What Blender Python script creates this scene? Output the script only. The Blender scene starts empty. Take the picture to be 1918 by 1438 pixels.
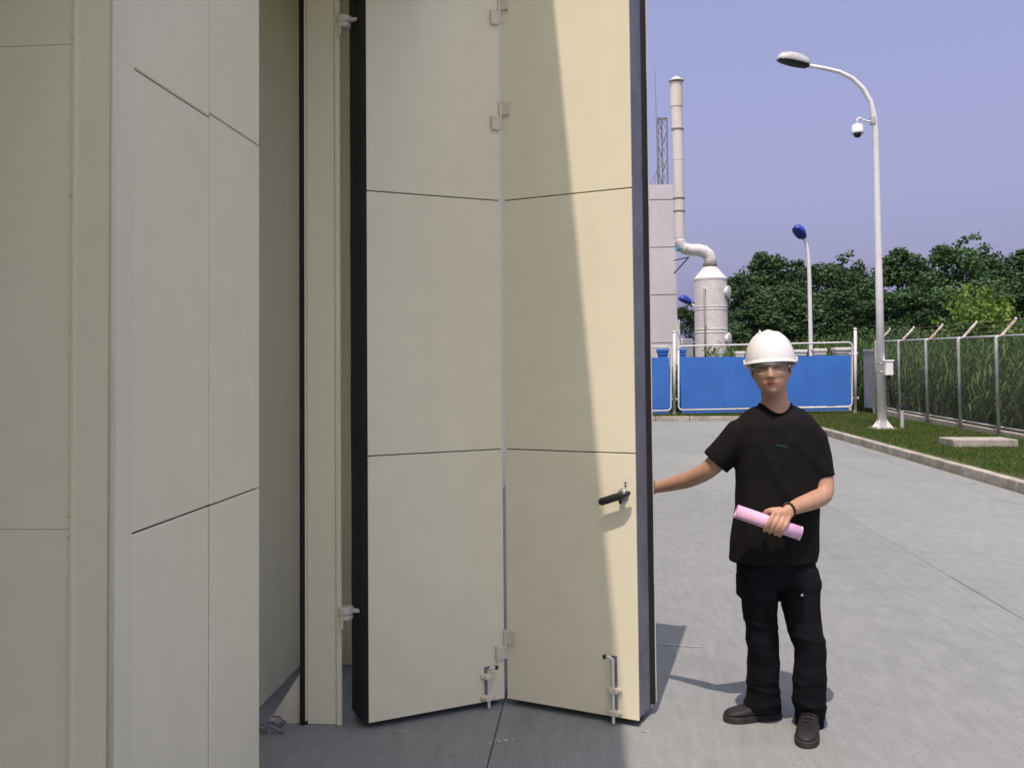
import bpy, bmesh, math, random
import numpy as np
from mathutils import Vector, Matrix, Quaternion, noise
from mathutils.bvhtree import BVHTree

S = bpy.context.scene
COL = S.collection

# ------------------------------------------------------------------ camera
FPX = 1750.0                       # focal length in photo pixels (1918 wide)
YAW = math.radians(4.77); PITCH = math.atan(FPX / 48800.0); ROLL = 0.0098
SHIFT = 95.0                       # principal point sits above the middle of the frame
CH = 1.62
C0 = Vector((0, 0, CH))
FW = Vector((-math.sin(YAW) * math.cos(PITCH), math.cos(YAW) * math.cos(PITCH), math.sin(PITCH)))
_r = Vector((math.cos(YAW), math.sin(YAW), 0)); _u = _r.cross(FW)
RT = _r * math.cos(ROLL) - _u * math.sin(ROLL)
UP = _u * math.cos(ROLL) + _r * math.sin(ROLL)
cam_d = bpy.data.cameras.new('camera'); cam = bpy.data.objects.new('camera', cam_d); COL.objects.link(cam)
cam.matrix_world = Matrix(((RT.x, UP.x, -FW.x, 0), (RT.y, UP.y, -FW.y, 0), (RT.z, UP.z, -FW.z, CH), (0, 0, 0, 1)))
cam_d.sensor_width = 36.0; cam_d.lens = 36.0 * FPX / 1918.0
cam_d.shift_y = -SHIFT / 1918.0
cam_d.clip_start = 0.05; cam_d.clip_end = 2000
S.camera = cam

# ------------------------------------------------------------------ light
SUN = Vector((0.084, 0.43, -1.0)).normalized()
ELEV = math.asin(-SUN.z); AZ = math.atan2(-SUN.x, -SUN.y)
w = bpy.data.worlds.new('World'); S.world = w; w.use_nodes = True
nt = w.node_tree; nt.nodes.clear()
out = nt.nodes.new('ShaderNodeOutputWorld'); bg = nt.nodes.new('ShaderNodeBackground')
sky = nt.nodes.new('ShaderNodeTexSky'); sky.sky_type = 'NISHITA'; sky.sun_disc = False
sky.sun_elevation = ELEV; sky.sun_rotation = AZ; sky.air_density = 1.0; sky.dust_density = 7.5; sky.ozone_density = 1.6
mixn = nt.nodes.new('ShaderNodeMix'); mixn.data_type = 'RGBA'; mixn.blend_type = 'MIX'
mixn.inputs[0].default_value = 0.48
mixn.inputs[7].default_value = (2.66, 2.45, 4.6, 1)      # even lavender haze of the day
nt.links.new(sky.outputs[0], mixn.inputs[6]); nt.links.new(mixn.outputs[2], bg.inputs[0])
bg.inputs[1].default_value = 0.15
nt.links.new(bg.outputs[0], out.inputs[0])
sun_d = bpy.data.lights.new('sun', 'SUN'); sun_d.energy = 3.1; sun_d.angle = math.radians(0.4); sun_d.color = (1.0, 0.815, 0.73)
sun = bpy.data.objects.new('sun', sun_d); COL.objects.link(sun)
sun.rotation_euler = SUN.to_track_quat('-Z', 'Y').to_euler(); sun.location = (0, 0, 30)
S.view_settings.view_transform = 'Standard'; S.view_settings.look = 'None'
S.view_settings.gamma = 1; S.view_settings.exposure = 0.27; S.view_settings.use_curve_mapping = False

# ------------------------------------------------------------------ measuring helpers
def ray(px, py): return RT * ((px - 959) / FPX) - UP * ((py - (719 - SHIFT)) / FPX) + FW
def atY(px, py, d): return C0 + ray(px, py) * d
def atz(px, py, z):
    d = ray(px, py); return C0 + d * ((z - CH) / d.z)
def ply(px, py, y):
    d = ray(px, py); return C0 + d * (y / d.y)
def plx(px, py, x):
    d = ray(px, py); return C0 + d * (x / d.x)
R0 = Vector((math.cos(YAW), math.sin(YAW), 0)); B0 = Vector((-math.sin(YAW), math.cos(YAW), 0)); Z = Vector((0, 0, 1))

# ------------------------------------------------------------------ materials
def mat(name, col, rough=.6, metal=0., nscale=3., namt=.1, bump=0., bscale=60., spec=.4, col2=None, n2scale=None, stretch=None, objrand=0., coat=0., streak=0.):
    m = bpy.data.materials.new(name); m.use_nodes = True
    t = m.node_tree; p = t.nodes['Principled BSDF']
    p.inputs['Roughness'].default_value = rough; p.inputs['Metallic'].default_value = metal
    p.inputs['Specular IOR Level'].default_value = spec
    if coat: p.inputs['Coat Weight'].default_value = coat
    tc = t.nodes.new('ShaderNodeTexCoord'); src = tc.outputs['Object']
    if stretch:
        mp = t.nodes.new('ShaderNodeMapping'); mp.inputs['Scale'].default_value = stretch
        t.links.new(src, mp.inputs[0]); src = mp.outputs[0]
    n = t.nodes.new('ShaderNodeTexNoise'); n.inputs['Scale'].default_value = nscale; n.inputs['Detail'].default_value = 3
    t.links.new(src, n.inputs['Vector'])
    rp = t.nodes.new('ShaderNodeValToRGB'); rp.color_ramp.elements[0].position = .3; rp.color_ramp.elements[1].position = .7
    c2 = col2 if col2 else tuple(c * (1 - 2 * namt) for c in col)
    c1 = col if col2 else tuple(min(1, c * (1 + namt * .6)) for c in col)
    rp.color_ramp.elements[0].color = (*c2, 1); rp.color_ramp.elements[1].color = (*c1, 1)
    t.links.new(n.outputs[0], rp.inputs[0]); cur = rp.outputs[0]
    if n2scale:
        n2 = t.nodes.new('ShaderNodeTexNoise'); n2.inputs['Scale'].default_value = n2scale; n2.inputs['Detail'].default_value = 4
        t.links.new(src, n2.inputs['Vector'])
        mr = t.nodes.new('ShaderNodeMapRange'); mr.inputs[1].default_value = .3; mr.inputs[2].default_value = .7; mr.inputs[3].default_value = 1 - namt; mr.inputs[4].default_value = 1 + namt
        t.links.new(n2.outputs[0], mr.inputs[0])
        mx = t.nodes.new('ShaderNodeMix'); mx.data_type = 'RGBA'; mx.blend_type = 'MULTIPLY'; mx.inputs[0].default_value = 1
        t.links.new(cur, mx.inputs[6]); t.links.new(mr.outputs[0], mx.inputs[7]); cur = mx.outputs[2]
    if objrand:
        oi = t.nodes.new('ShaderNodeObjectInfo')
        mr = t.nodes.new('ShaderNodeMapRange'); mr.inputs[3].default_value = 1 - objrand; mr.inputs[4].default_value = 1 + objrand
        t.links.new(oi.outputs['Random'], mr.inputs[0])
        mx = t.nodes.new('ShaderNodeMix'); mx.data_type = 'RGBA'; mx.blend_type = 'MULTIPLY'; mx.inputs[0].default_value = 1
        t.links.new(cur, mx.inputs[6]); t.links.new(mr.outputs[0], mx.inputs[7]); cur = mx.outputs[2]
    if streak:
        ms = t.nodes.new('ShaderNodeMapping'); ms.inputs['Scale'].default_value = (1, 1, .05); t.links.new(tc.outputs['Object'], ms.inputs[0])
        ns_ = t.nodes.new('ShaderNodeTexNoise'); ns_.inputs['Scale'].default_value = 11; ns_.inputs['Detail'].default_value = 4; t.links.new(ms.outputs[0], ns_.inputs['Vector'])
        mr = t.nodes.new('ShaderNodeMapRange'); mr.inputs[1].default_value = .35; mr.inputs[2].default_value = .75; mr.inputs[3].default_value = 1; mr.inputs[4].default_value = 1 - streak
        t.links.new(ns_.outputs[0], mr.inputs[0]); mx = t.nodes.new('ShaderNodeMix'); mx.data_type = 'RGBA'; mx.blend_type = 'MULTIPLY'; mx.inputs[0].default_value = 1
        t.links.new(cur, mx.inputs[6]); t.links.new(mr.outputs[0], mx.inputs[7]); cur = mx.outputs[2]
    t.links.new(cur, p.inputs['Base Color'])
    if bump:
        nb = t.nodes.new('ShaderNodeTexNoise'); nb.inputs['Scale'].default_value = bscale; nb.inputs['Detail'].default_value = 2
        t.links.new(tc.outputs['Object'], nb.inputs['Vector'])
        b = t.nodes.new('ShaderNodeBump'); b.inputs['Strength'].default_value = bump; b.inputs['Distance'].default_value = .01
        t.links.new(nb.outputs[0], b.inputs['Height']); t.links.new(b.outputs[0], p.inputs['Normal'])
    return m

def leafmat(name, col, col2, trans=.25, objrand=.2, nscale=.5):
    m = mat(name, col, rough=.55, nscale=nscale, col2=col2, objrand=objrand, spec=.25)
    t = m.node_tree; p = t.nodes['Principled BSDF']
    tr = t.nodes.new('ShaderNodeBsdfTranslucent'); mx = t.nodes.new('ShaderNodeMixShader'); mx.inputs[0].default_value = trans
    src = p.inputs['Base Color'].links[0].from_socket
    t.links.new(src, tr.inputs[0]); t.links.new(p.outputs[0], mx.inputs[1]); t.links.new(tr.outputs[0], mx.inputs[2])
    t.links.new(mx.outputs[0], t.nodes['Material Output'].inputs[0])
    return m

M = dict(
    cream=mat('cream_steel_panel', (.84, .815, .592), rough=.42, nscale=.9, namt=.018, bump=.03, bscale=240, spec=.22, n2scale=9, streak=.018, objrand=.012),
    cream2=mat('cream_hinge_paint', (.74, .70, .56), rough=.4, nscale=9, namt=.06),
    trim=mat('pale_steel_trim', (.82, .80, .585), rough=.6, nscale=2, namt=.03, spec=.15),
    joint=mat('dark_joint_filler', (.035, .032, .028), rough=.9),
    edge=mat('grey_edge_steel', (.205, .215, .245), rough=.55, nscale=5, namt=.12, spec=.4, n2scale=30),
    rubber=mat('black_rubber', (.014, .014, .016), rough=.7, nscale=8, namt=.2, bump=.1, bscale=40),
    steel=mat('worn_galvanised_steel', (.36, .37, .39), rough=.45, metal=.7, nscale=4, namt=.2, n2scale=25),
    blackmetal=mat('black_handle_metal', (.035, .035, .037), rough=.28, metal=.35, spec=.6),
    concrete=mat('broom_finished_concrete', (.228, .232, .232), rough=.88, nscale=.35, namt=.07, bump=.22, bscale=70, spec=.2, n2scale=6.5, objrand=.035),
    jointc=mat('yard_joint_filler', (.20, .215, .212), rough=.95),
    kerb=mat('weathered_kerb_concrete', (.40, .38, .33), rough=.9, nscale=3, namt=.16, bump=.3, bscale=40, n2scale=14, objrand=.09),
    soil=mat('field_soil_and_low_weeds', (.055, .075, .028), rough=.95, nscale=.3, col2=(.07, .065, .03)),
    turf=mat('turf_soil', (.045, .085, .018), rough=.95, nscale=1.6, col2=(.075, .08, .028), bump=.5, bscale=30),
    white=mat('white_paint', (.74, .74, .72), rough=.4, nscale=4, namt=.05),
    lampwhite=mat('white_lamp_post_paint', (.84, .86, .88), rough=.35, nscale=6, namt=.05),
    grey=mat('grey_lamp_housing', (.48, .50, .50), rough=.4, nscale=8, namt=.06),
    dark=mat('dark_plastic', (.02, .02, .024), rough=.35),
    lampblue=mat('blue_lamp_housing', (.035, .065, .40), rough=.4, nscale=6, namt=.1),
    gateblue=mat('blue_gate_sheet', (.045, .175, .58), rough=.5, nscale=1.2, namt=.06, n2scale=9),
    fencegal=mat('galvanised_fence_tube', (.52, .54, .57), rough=.5, metal=.1, nscale=5, namt=.15),
    rust=mat('rusty_angle_iron', (.74, .72, .69), rough=.8, nscale=6, col2=(.36, .16, .07)),
    wire=mat('fence_wire', (.30, .31, .31), rough=.5, metal=.4),
    framegrey=mat('pale_grey_frame_paint', (.62, .65, .67), rough=.5, nscale=4, namt=.08),
    sheetg=mat('dull_grey_sheet', (.34, .35, .40), rough=.6, nscale=1.5, namt=.1),
    clad=mat('pale_grey_cladding', (.58, .59, .60), rough=.5, nscale=.8, namt=.04, n2scale=4),
    tank=mat('off_white_tank_plastic', (.70, .69, .67), rough=.5, nscale=1.5, namt=.07, n2scale=6),
    stackm=mat('stained_off_white_duct', (.75, .74, .72), rough=.55, nscale=1.1, col2=(.66, .63, .54), stretch=(1, 1, .3)),
    cyan=mat('turquoise_flange', (.10, .42, .46), rough=.5),
    band=mat('grey_band', (.22, .22, .21), rough=.6),
    bark=mat('tree_bark', (.10, .085, .06), rough=.9, nscale=6, namt=.2),
    paper=mat('pink_paper', (.76, .46, .66), rough=.7, nscale=12, namt=.03),
    paperw=mat('paper_edge', (.80, .74, .80), rough=.7, nscale=12, namt=.03),
    shirt=mat('black_cotton', (.0080, .0078, .0076), rough=.9, nscale=25, namt=.08, bump=.12, bscale=45, spec=.18),
    trousers=mat('black_navy_work_cloth', (.0072, .0075, .0105), rough=.88, nscale=14, namt=.2, bump=.35, bscale=30, spec=.15),
    shoe=mat('dusty_black_leather', (.021, .020, .020), rough=.6, nscale=18, namt=.3, spec=.35),
    sole=mat('grey_rubber_sole', (.036, .034, .033), rough=.85, nscale=20, namt=.2),
    hair=mat('black_hair', (.010, .009, .008), rough=.5, nscale=60, namt=.3, bump=.5, bscale=150),
    helmet=mat('white_helmet_plastic', (.80, .80, .79), rough=.28, nscale=5, namt=.02, spec=.5),
    bead=mat('dark_wood_bead', (.03, .015, .01), rough=.35),
    cord=mat('brown_cord', (.10, .04, .025), rough=.7),
    button=mat('bright_metal_button', (.7, .7, .68), rough=.25, metal=.9),
    logo=mat('green_thread', (.03, .14, .09), rough=.7),
    iris=mat('dark_eye', (.012, .008, .006), rough=.2),
    leaf=leafmat('tree_leaf', (.068, .135, .046), (.034, .080, .030), trans=.22, objrand=.28, nscale=.6),
    leafbright=leafmat('willow_leaf', (.19, .30, .055), (.10, .19, .035), trans=.3, nscale=.9),
    reed=leafmat('reed_blade', (.115, .155, .038), (.035, .085, .020), trans=.25, nscale=.5),
    weed=leafmat('weed_leaf', (.085, .150, .032), (.040, .085, .018), trans=.2, nscale=.7),
    grass=leafmat('grass_blade', (.060, .130, .020), (.115, .135, .042), trans=.25, nscale=.9),
    smudge=mat('white_paint_speck', (.62, .62, .60), rough=.8),
    paintline=mat('worn_white_line_paint', (.40, .41, .40), rough=.9, nscale=14, col2=(.26, .27, .27)),
)
def concretemat():
    m = mat('broom_finished_yard_concrete', (.242, .270, .262), rough=.9, nscale=.35, namt=.045, spec=.2, n2scale=5.5, objrand=.035)
    t = m.node_tree; p = t.nodes['Principled BSDF']; cur = p.inputs['Base Color'].links[0].from_socket
    tc = t.nodes.new('ShaderNodeTexCoord')
    def mult(cur, scale, lo, hi, a, b, detail=2, stretch=None):
        n = t.nodes.new('ShaderNodeTexNoise'); n.inputs['Scale'].default_value = scale; n.inputs['Detail'].default_value = detail
        src = tc.outputs['Object']
        if stretch:
            mp_ = t.nodes.new('ShaderNodeMapping'); mp_.inputs['Scale'].default_value = stretch; t.links.new(src, mp_.inputs[0]); src = mp_.outputs[0]
        t.links.new(src, n.inputs['Vector']); r = t.nodes.new('ShaderNodeMapRange'); r.inputs[1].default_value = lo; r.inputs[2].default_value = hi; r.inputs[3].default_value = a; r.inputs[4].default_value = b
        t.links.new(n.outputs[0], r.inputs[0]); x = t.nodes.new('ShaderNodeMix'); x.data_type = 'RGBA'; x.blend_type = 'MULTIPLY'; x.inputs[0].default_value = 1
        t.links.new(cur, x.inputs[6]); t.links.new(r.outputs[0], x.inputs[7]); return x.outputs[2], n
    cur, _ = mult(cur, 1.1, .60, .74, 1.0, .86, 4)                     # damp and oily stains
    cur, _ = mult(cur, .8, .56, .74, 1.0, .90, 3, (3.2, .10, 1))            # old wheel tracks along the yard
    cur, _ = mult(cur, 240, .35, .65, .86, 1.14, 2)                    # sand grain
    cur, nb_ = mult(cur, 22, .3, .7, .93, 1.07, 3, (1, .16, 1))        # broom strokes
    cur, _ = mult(cur, 34, .70, .74, 1.0, .72, 1)                      # small dark pits
    t.links.new(cur, p.inputs['Base Color'])
    b = t.nodes.new('ShaderNodeBump'); b.inputs['Strength'].default_value = .25; b.inputs['Distance'].default_value = .006
    t.links.new(nb_.outputs[0], b.inputs['Height']); t.links.new(b.outputs[0], p.inputs['Normal'])
    return m
M['concrete'] = concretemat()
# skin: the tint attribute carries lips and brows
def skinmat():
    m = mat('skin', (.48, .285, .185), rough=.5, nscale=22, namt=.06, bump=.05, bscale=220, spec=.35)
    t = m.node_tree; p = t.nodes['Principled BSDF']
    src = p.inputs['Base Color'].links[0].from_socket
    a = t.nodes.new('ShaderNodeAttribute'); a.attribute_name = 'tint'
    sp = t.nodes.new('ShaderNodeSeparateColor'); t.links.new(a.outputs['Color'], sp.inputs[0])
    m1 = t.nodes.new('ShaderNodeMix'); m1.data_type = 'RGBA'; t.links.new(sp.outputs[0], m1.inputs[0]); t.links.new(src, m1.inputs[6]); m1.inputs[7].default_value = (.36, .10, .085, 1)
    m2 = t.nodes.new('ShaderNodeMix'); m2.data_type = 'RGBA'; t.links.new(sp.outputs[1], m2.inputs[0]); t.links.new(m1.outputs[2], m2.inputs[6]); m2.inputs[7].default_value = (.03, .02, .015, 1)
    t.links.new(m2.outputs[2], p.inputs['Base Color'])
    p.inputs['Subsurface Weight'].default_value = .08; p.inputs['Subsurface Radius'].default_value = (.01, .004, .002)
    return m
M['skin'] = skinmat()
def lensmat():
    m = bpy.data.materials.new('clear_safety_lens'); m.use_nodes = True
    t = m.node_tree; t.nodes.remove(t.nodes['Principled BSDF'])
    tr = t.nodes.new('ShaderNodeBsdfTransparent'); tr.inputs[0].default_value = (.90, .91, .89, 1)
    gl = t.nodes.new('ShaderNodeBsdfGlossy'); gl.inputs['Roughness'].default_value = .12
    mx = t.nodes.new('ShaderNodeMixShader'); mx.inputs[0].default_value = .05
    t.links.new(tr.outputs[0], mx.inputs[1]); t.links.new(gl.outputs[0], mx.inputs[2]); t.links.new(mx.outputs[0], t.nodes['Material Output'].inputs[0])
    return m
M['lens'] = lensmat()

# ------------------------------------------------------------------ mesh helpers
def tag(o, label=None, cat=None, group=None, kind=None):
    if label: o['label'] = label
    if cat: o['category'] = cat
    if group: o['group'] = group
    if kind: o['kind'] = kind
    return o
def empty(name, loc, label=None, cat=None, group=None, kind=None):
    o = bpy.data.objects.new(name, None); COL.objects.link(o); o.location = loc; o.empty_display_size = .2
    return tag(o, label, cat, group, kind)
def link(o, parent):
    COL.objects.link(o)
    if parent is not None:
        o.parent = parent
        if parent.type == 'EMPTY' and not parent.get('_local'):
            o.matrix_parent_inverse = Matrix.Translation(-parent.location)
    return o
def newobj(name, verts, faces, m, parent=None, smooth=False):
    me = bpy.data.meshes.new(name); me.from_pydata([tuple(v) for v in verts], [], faces); me.update()
    if smooth: me.polygons.foreach_set('use_smooth', [True] * len(me.polygons))
    me.materials.append(M[m] if isinstance(m, str) else m)
    return link(bpy.data.objects.new(name, me), parent)

class MB:
    def __init__(s): s.v = []; s.f = []
    def add(s, vs, fs):
        n = len(s.v); s.v += [Vector(v) for v in vs]; s.f += [tuple(i + n for i in f) for f in fs]; return s
    def box(s, x0, x1, y0, y1, z0, z1):
        return s.obox((x0, y0, z0), (x1 - x0, 0, 0), (0, y1 - y0, 0), (0, 0, z1 - z0))
    def obox(s, o, a, b, c):
        o, a, b, c = map(Vector, (o, a, b, c))
        if a.cross(b).dot(c) < 0: a, b = b, a
        return s.add([o, o + a, o + a + b, o + b, o + c, o + a + c, o + a + b + c, o + b + c],
                     [(3, 2, 1, 0), (4, 5, 6, 7), (0, 1, 5, 4), (1, 2, 6, 5), (2, 3, 7, 6), (3, 0, 4, 7)])
    def loft(s, rings, cap=True):
        n = len(rings[0]); vs = [v for r in rings for v in r]; fs = []
        for i in range(len(rings) - 1):
            for j in range(n):
                fs.append((i * n + j, i * n + (j + 1) % n, (i + 1) * n + (j + 1) % n, (i + 1) * n + j))
        if cap:
            fs.append(tuple(reversed(range(n)))); fs.append(tuple((len(rings) - 1) * n + j for j in range(n)))
        return s.add(vs, fs)
    def tube(s, pts, rad, n=8, cap=True, flat=1.0, flatdir=None):
        pts = [Vector(p) for p in pts]
        if not hasattr(rad, '__len__'): rad = [rad] * len(pts)
        rings = []; prev = None
        for i, p in enumerate(pts):
            d = (pts[min(i + 1, len(pts) - 1)] - pts[max(i - 1, 0)]).normalized()
            if prev is None:
                a = flatdir if flatdir is not None else (Z if abs(d.z) < .9 else Vector((1, 0, 0)))
            else: a = prev
            a = (Vector(a) - d * d.dot(Vector(a))).normalized(); b = d.cross(a); prev = a
            rings.append([p + a * (math.cos(2 * math.pi * k / n) * rad[i] * flat) + b * (math.sin(2 * math.pi * k / n) * rad[i]) for k in range(n)])
        return s.loft(rings, cap)
    def lathe(s, c, prof, n=24, ax=Z):
        ax = Vector(ax).normalized(); a = ax.orthogonal().normalized(); b = ax.cross(a); c = Vector(c)
        return s.loft([[c + ax * h + (a * math.cos(2 * math.pi * k / n) + b * math.sin(2 * math.pi * k / n)) * r for k in range(n)] for r, h in prof], True)
    def ell(s, c, rx, ry, rz, nu=16, nv=10, rot=None):
        c = Vector(c); rings = []
        for i in range(nv + 1):
            t = math.pi * i / nv; st = max(math.sin(t), .001)
            r = []
            for k in range(nu):
                v = Vector((rx * st * math.cos(2 * math.pi * k / nu), ry * st * math.sin(2 * math.pi * k / nu), -rz * math.cos(t)))
                r.append(c + (rot @ v if rot else v))
            rings.append(r)
        return s.loft(rings, True)
    def build(s, name, m, parent=None, smooth=False, bevel=0., seg=1, autos=None):
        o = newobj(name, s.v, s.f, m, parent, smooth)
        if bevel:
            b = o.modifiers.new('bevel', 'BEVEL'); b.width = bevel; b.segments = seg; b.limit_method = 'ANGLE'
        if autos is not None:
            bm = bmesh.new(); bm.from_mesh(o.data)
            for e in bm.edges:
                if len(e.link_faces) == 2 and e.calc_face_angle() > autos: e.smooth = False
            for f in bm.faces: f.smooth = True
            bm.to_mesh(o.data); bm.free()
        return o

def npmesh(name, V, nper, m, parent=None, smooth=False):
    """V: (N, nper, 3) separate polygons"""
    N = V.shape[0]; me = bpy.data.meshes.new(name)
    me.vertices.add(N * nper); me.vertices.foreach_set('co', V.astype(np.float32).reshape(-1))
    me.loops.add(N * nper); me.loops.foreach_set('vertex_index', np.arange(N * nper, dtype=np.int32))
    me.polygons.add(N); me.polygons.foreach_set('loop_start', np.arange(0, N * nper, nper, dtype=np.int32))
    me.update(calc_edges=True); me.materials.append(M[m])
    o = bpy.data.objects.new(name, me)
    return link(o, parent)

def copy_tree(o, parent=None):
    c = o.copy(); COL.objects.link(c); c.parent = parent
    for ch in list(o.children): copy_tree(ch, c)
    return c

# ================================================================== SETTING
random.seed(4); rng = np.random.default_rng(4)
g = MB().box(-900, 900, -300, 1500, -.5, -.06).build('ground', 'soil'); tag(g, kind='structure')

# concrete yard in slabs
yard = MB().box(-24.9, 5.30, -12.6, 27.42, -.25, -.022).build('concrete_yard', 'jointc'); tag(yard, kind='structure')
xs = [-24.84, -21.79, -18.74, -15.69, -12.64, -9.59, -6.54, -3.49, -.44, 2.70, 5.27]
ys = [-12.6, -7.6, -2.6, 2.4, 7.4, 12.4, 17.4, 22.4, 27.40]
for i in range(len(xs) - 1):
    for j in range(len(ys) - 1):
        gp = .0021
        o = MB().box(xs[i] + gp, xs[i + 1] - gp, ys[j] + gp, ys[j + 1] - gp, -.20, 0 - .0008 * ((i * 7 + j * 5) % 3)).build('slab', 'concrete', yard, bevel=.004)

# grass verge: soil sheet
R = 1.6
arc = [(5.42 - R + R * math.cos(a), 27.55 - R + R * math.sin(a)) for a in [math.radians(t) for t in range(0, 91, 10)]]
inner = [(5.42, -6)] + arc + [(-14, 27.55)]
poly = inner + [(-14, 31.5), (8.42, 31.5), (8.42, -6)]
vs = [(x, y, .105) for x, y in poly]; n = len(vs)
verge = newobj('grass_verge', vs + [(x, y, -.1) for x, y in poly], [tuple(range(n))] + [(i, i + n, (i + 1) % n + n, (i + 1) % n) for i in range(n)], 'turf')
tag(verge, kind='structure')
# kerb stones
kerb = MB().box(5.30, 5.40, -6, 25.9, -.24, -.03).build('kerb', 'jointc'); tag(kerb, kind='structure')
def kstone(p, q, w_=.13, h=.135):
    p, q = Vector((*p, 0)), Vector((*q, 0)); d = (q - p).normalized(); nrm = Vector((-d.y, d.x, 0)); L = (q - p).length
    e = .004
    dz = random.uniform(-.004, .004)
    MB().obox(p + d * e - nrm * 0 + Z * -.2, d * (L - 2 * e), nrm * w_, Z * (.2 + h + dz)).build('kerb_stone', 'kerb', kerb, bevel=.018, seg=2)
y = -5.5
while y < 25.0:
    kstone((5.425 + random.uniform(-.006, .006), y), (5.425, y + .98)); y += .985
kc = [(5.425 - R + R * math.cos(a), 25.95 + (R) * math.sin(a)) for a in [math.radians(t) for t in (0, 18, 36, 54, 72, 90)]]
for a_, b_ in zip(kc[:-1], kc[1:]): kstone(a_, b_)
x = kc[-1][0]
while x > -9:
    kstone((x, 27.55), (x - .98, 27.55)); x -= .985
# grass blades (nobody could count them)
def blades(N, xr, yr, hmin, hmax, wd, z0=.10, keep=None):
    x = rng.uniform(*xr, N); y = rng.uniform(*yr, N)
    if keep is not None:
        k = keep(x, y); x = x[k]; y = y[k]
    N = len(x); a = rng.uniform(0, 2 * np.pi, N); h = rng.uniform(hmin, hmax, N) ; l = rng.uniform(.1, .7, N) * h
    b = rng.uniform(0, 2 * np.pi, N); dx = np.cos(a) * wd; dy = np.sin(a) * wd
    V = np.zeros((N, 3, 3)); V[:, 0] = np.stack([x - dx, y - dy, np.full(N, z0)], 1); V[:, 1] = np.stack([x + dx, y + dy, np.full(N, z0)], 1)
    V[:, 2] = np.stack([x + np.cos(b) * l, y + np.sin(b) * l, z0 + h], 1); return V
V1 = blades(60000, (5.58, 8.3), (10.5, 27.4), .025, .075, .007)
V2 = blades(26000, (-4, 8.3), (27.62, 29.6), .03, .09, .009)
gr = npmesh('grass', np.concatenate([V1, V2]), 3, 'grass'); tag(gr, 'short green grass of the verge between kerb and fence', 'grass', kind='stuff')

# ================================================================== INDUSTRIAL HALL (left)
XF = -1.18; YC = 2.22; YE = 3.25          # facade plane, near corner, near edge of the door recess
hall = empty('industrial_hall', (XF, 5, 0), 'tall cream panelled industrial hall at the left edge with door recess', 'building')
# facade panels (side facing the yard), joints at 1.2 and 2.4 m
def ppanel(x0, x1, y0, y1, z0, z1, name='wall_panel', m='cream', bev=.003, par=hall):
    return MB().box(x0, x1, y0, y1, z0, z1).build(name, m, par, bevel=bev)
ppanel(XF - .12, XF - .008, YC + .012, YE - .012, .0, 5.2, 'wall_core', 'joint', 0)
g_ = .0025
zz = [.02, 1.2, 2.41, 3.62, 5.2]
YM = 2.816
for k in range(4):
    ppanel(XF - .1, XF, 2.312, YM - .0022, zz[k] + g_, zz[k + 1] - g_)
    off = .006 if k else 0
    ppanel(XF - .1, XF + .0025, YM + .0022 + (.004 if k == 0 else 0), YE, zz[k] + g_ + (.012 if k == 2 else 0), zz[k + 1] - g_ + (.012 if k == 1 else 0))
# corner trim: an angle that wraps both faces of the corner
XS = -1.274
trim = MB().obox((XS, YC - .006, .0), (XF + .005 - XS, 0, 0), (0, .006, 0), (0, 0, 5.2)).build('corner_trim', 'cream', hall)
MB().obox((XF, YC, .0), (.005, 0, 0), (0, 2.318 - YC, 0), (0, 0, 5.2)).build('corner_trim', 'trim', hall)
MB().tube([(XF + .003, YC - .002, 0), (XF + .003, YC - .002, 5.2)], .008, 10).build('corner_bead', 'trim', hall, smooth=True)
# near end wall (faces the camera)
ppanel(-4.6, XS - .0015, YC + .004, YC + .12, 0, 5.2, 'wall_core', 'cream', 0)
for k in range(4):
    for xa, xb in ((-4.6, -2.475), (-2.475, XS)):
        ppanel(xa + .0015, xb - .0015, YC, YC + .0035, zz[k] + .0006 + (.03 if k else 0), zz[k + 1] + .03 - .0006, bev=.0008)
MB().obox((XS - .004, YC - .010, 0), (.006, 0, 0), (0, .006, 0), (0, 0, 5.2)).build('trim_lip', 'trim', hall)
for zr in (.45, 1.215, 1.265, 2.06, 2.46, 3.0):
    MB().lathe((XS - .012, YC, zr), [(.006, 0), (.0055, .0025), (.003, .004)], 10, (0, -1, 0)).build('rivet', 'trim', hall, smooth=True)
# side wall set back further left, behind the photographer's left shoulder
ppanel(-4.8, -4.6, -14, YC + .12, 0, 5.2, 'side_wall', 'cream', 0)
# door recess
ppanel(-1.72, -1.60, YE - .02, 5.1, .0, 3.7, 'recess_wall', 'cream')
ppanel(-1.60, XF - .125, YE - .02, YE + .03, 0, 3.7, 'recess_return', 'cream')
ppanel(-1.12, -.72, YE + .04, 5.94, 3.56, 3.80, 'added_shade_box', 'cream')  # unseen box added over the recess to darken its upper part
ppanel(-2.6, -.98, 5.08, 5.2, .0, 3.7, 'recess_wall', 'cream')
ppanel(-2.6, -1.12, YE - .02, 5.2, 3.705, 3.8, 'recess_ceiling', 'cream', 0)
post = MB().box(-1.308, -1.172, 4.23, 4.262, .0, 3.70).build('door_post', 'cream', hall, bevel=.004)
MB().box(-1.170, -1.146, 4.222, 4.240, .0, 3.70).build('post_flange', 'trim', post, bevel=.003)
MB().box(-1.340, -1.312, 4.215, 4.27, .0, 3.70).build('rubber_seal', 'rubber', post, bevel=.008, seg=2)
MB().box(-1.3118, -1.3085, 4.212, 4.25, .02, 3.70).build('seal_clip', 'trim', post)
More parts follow.
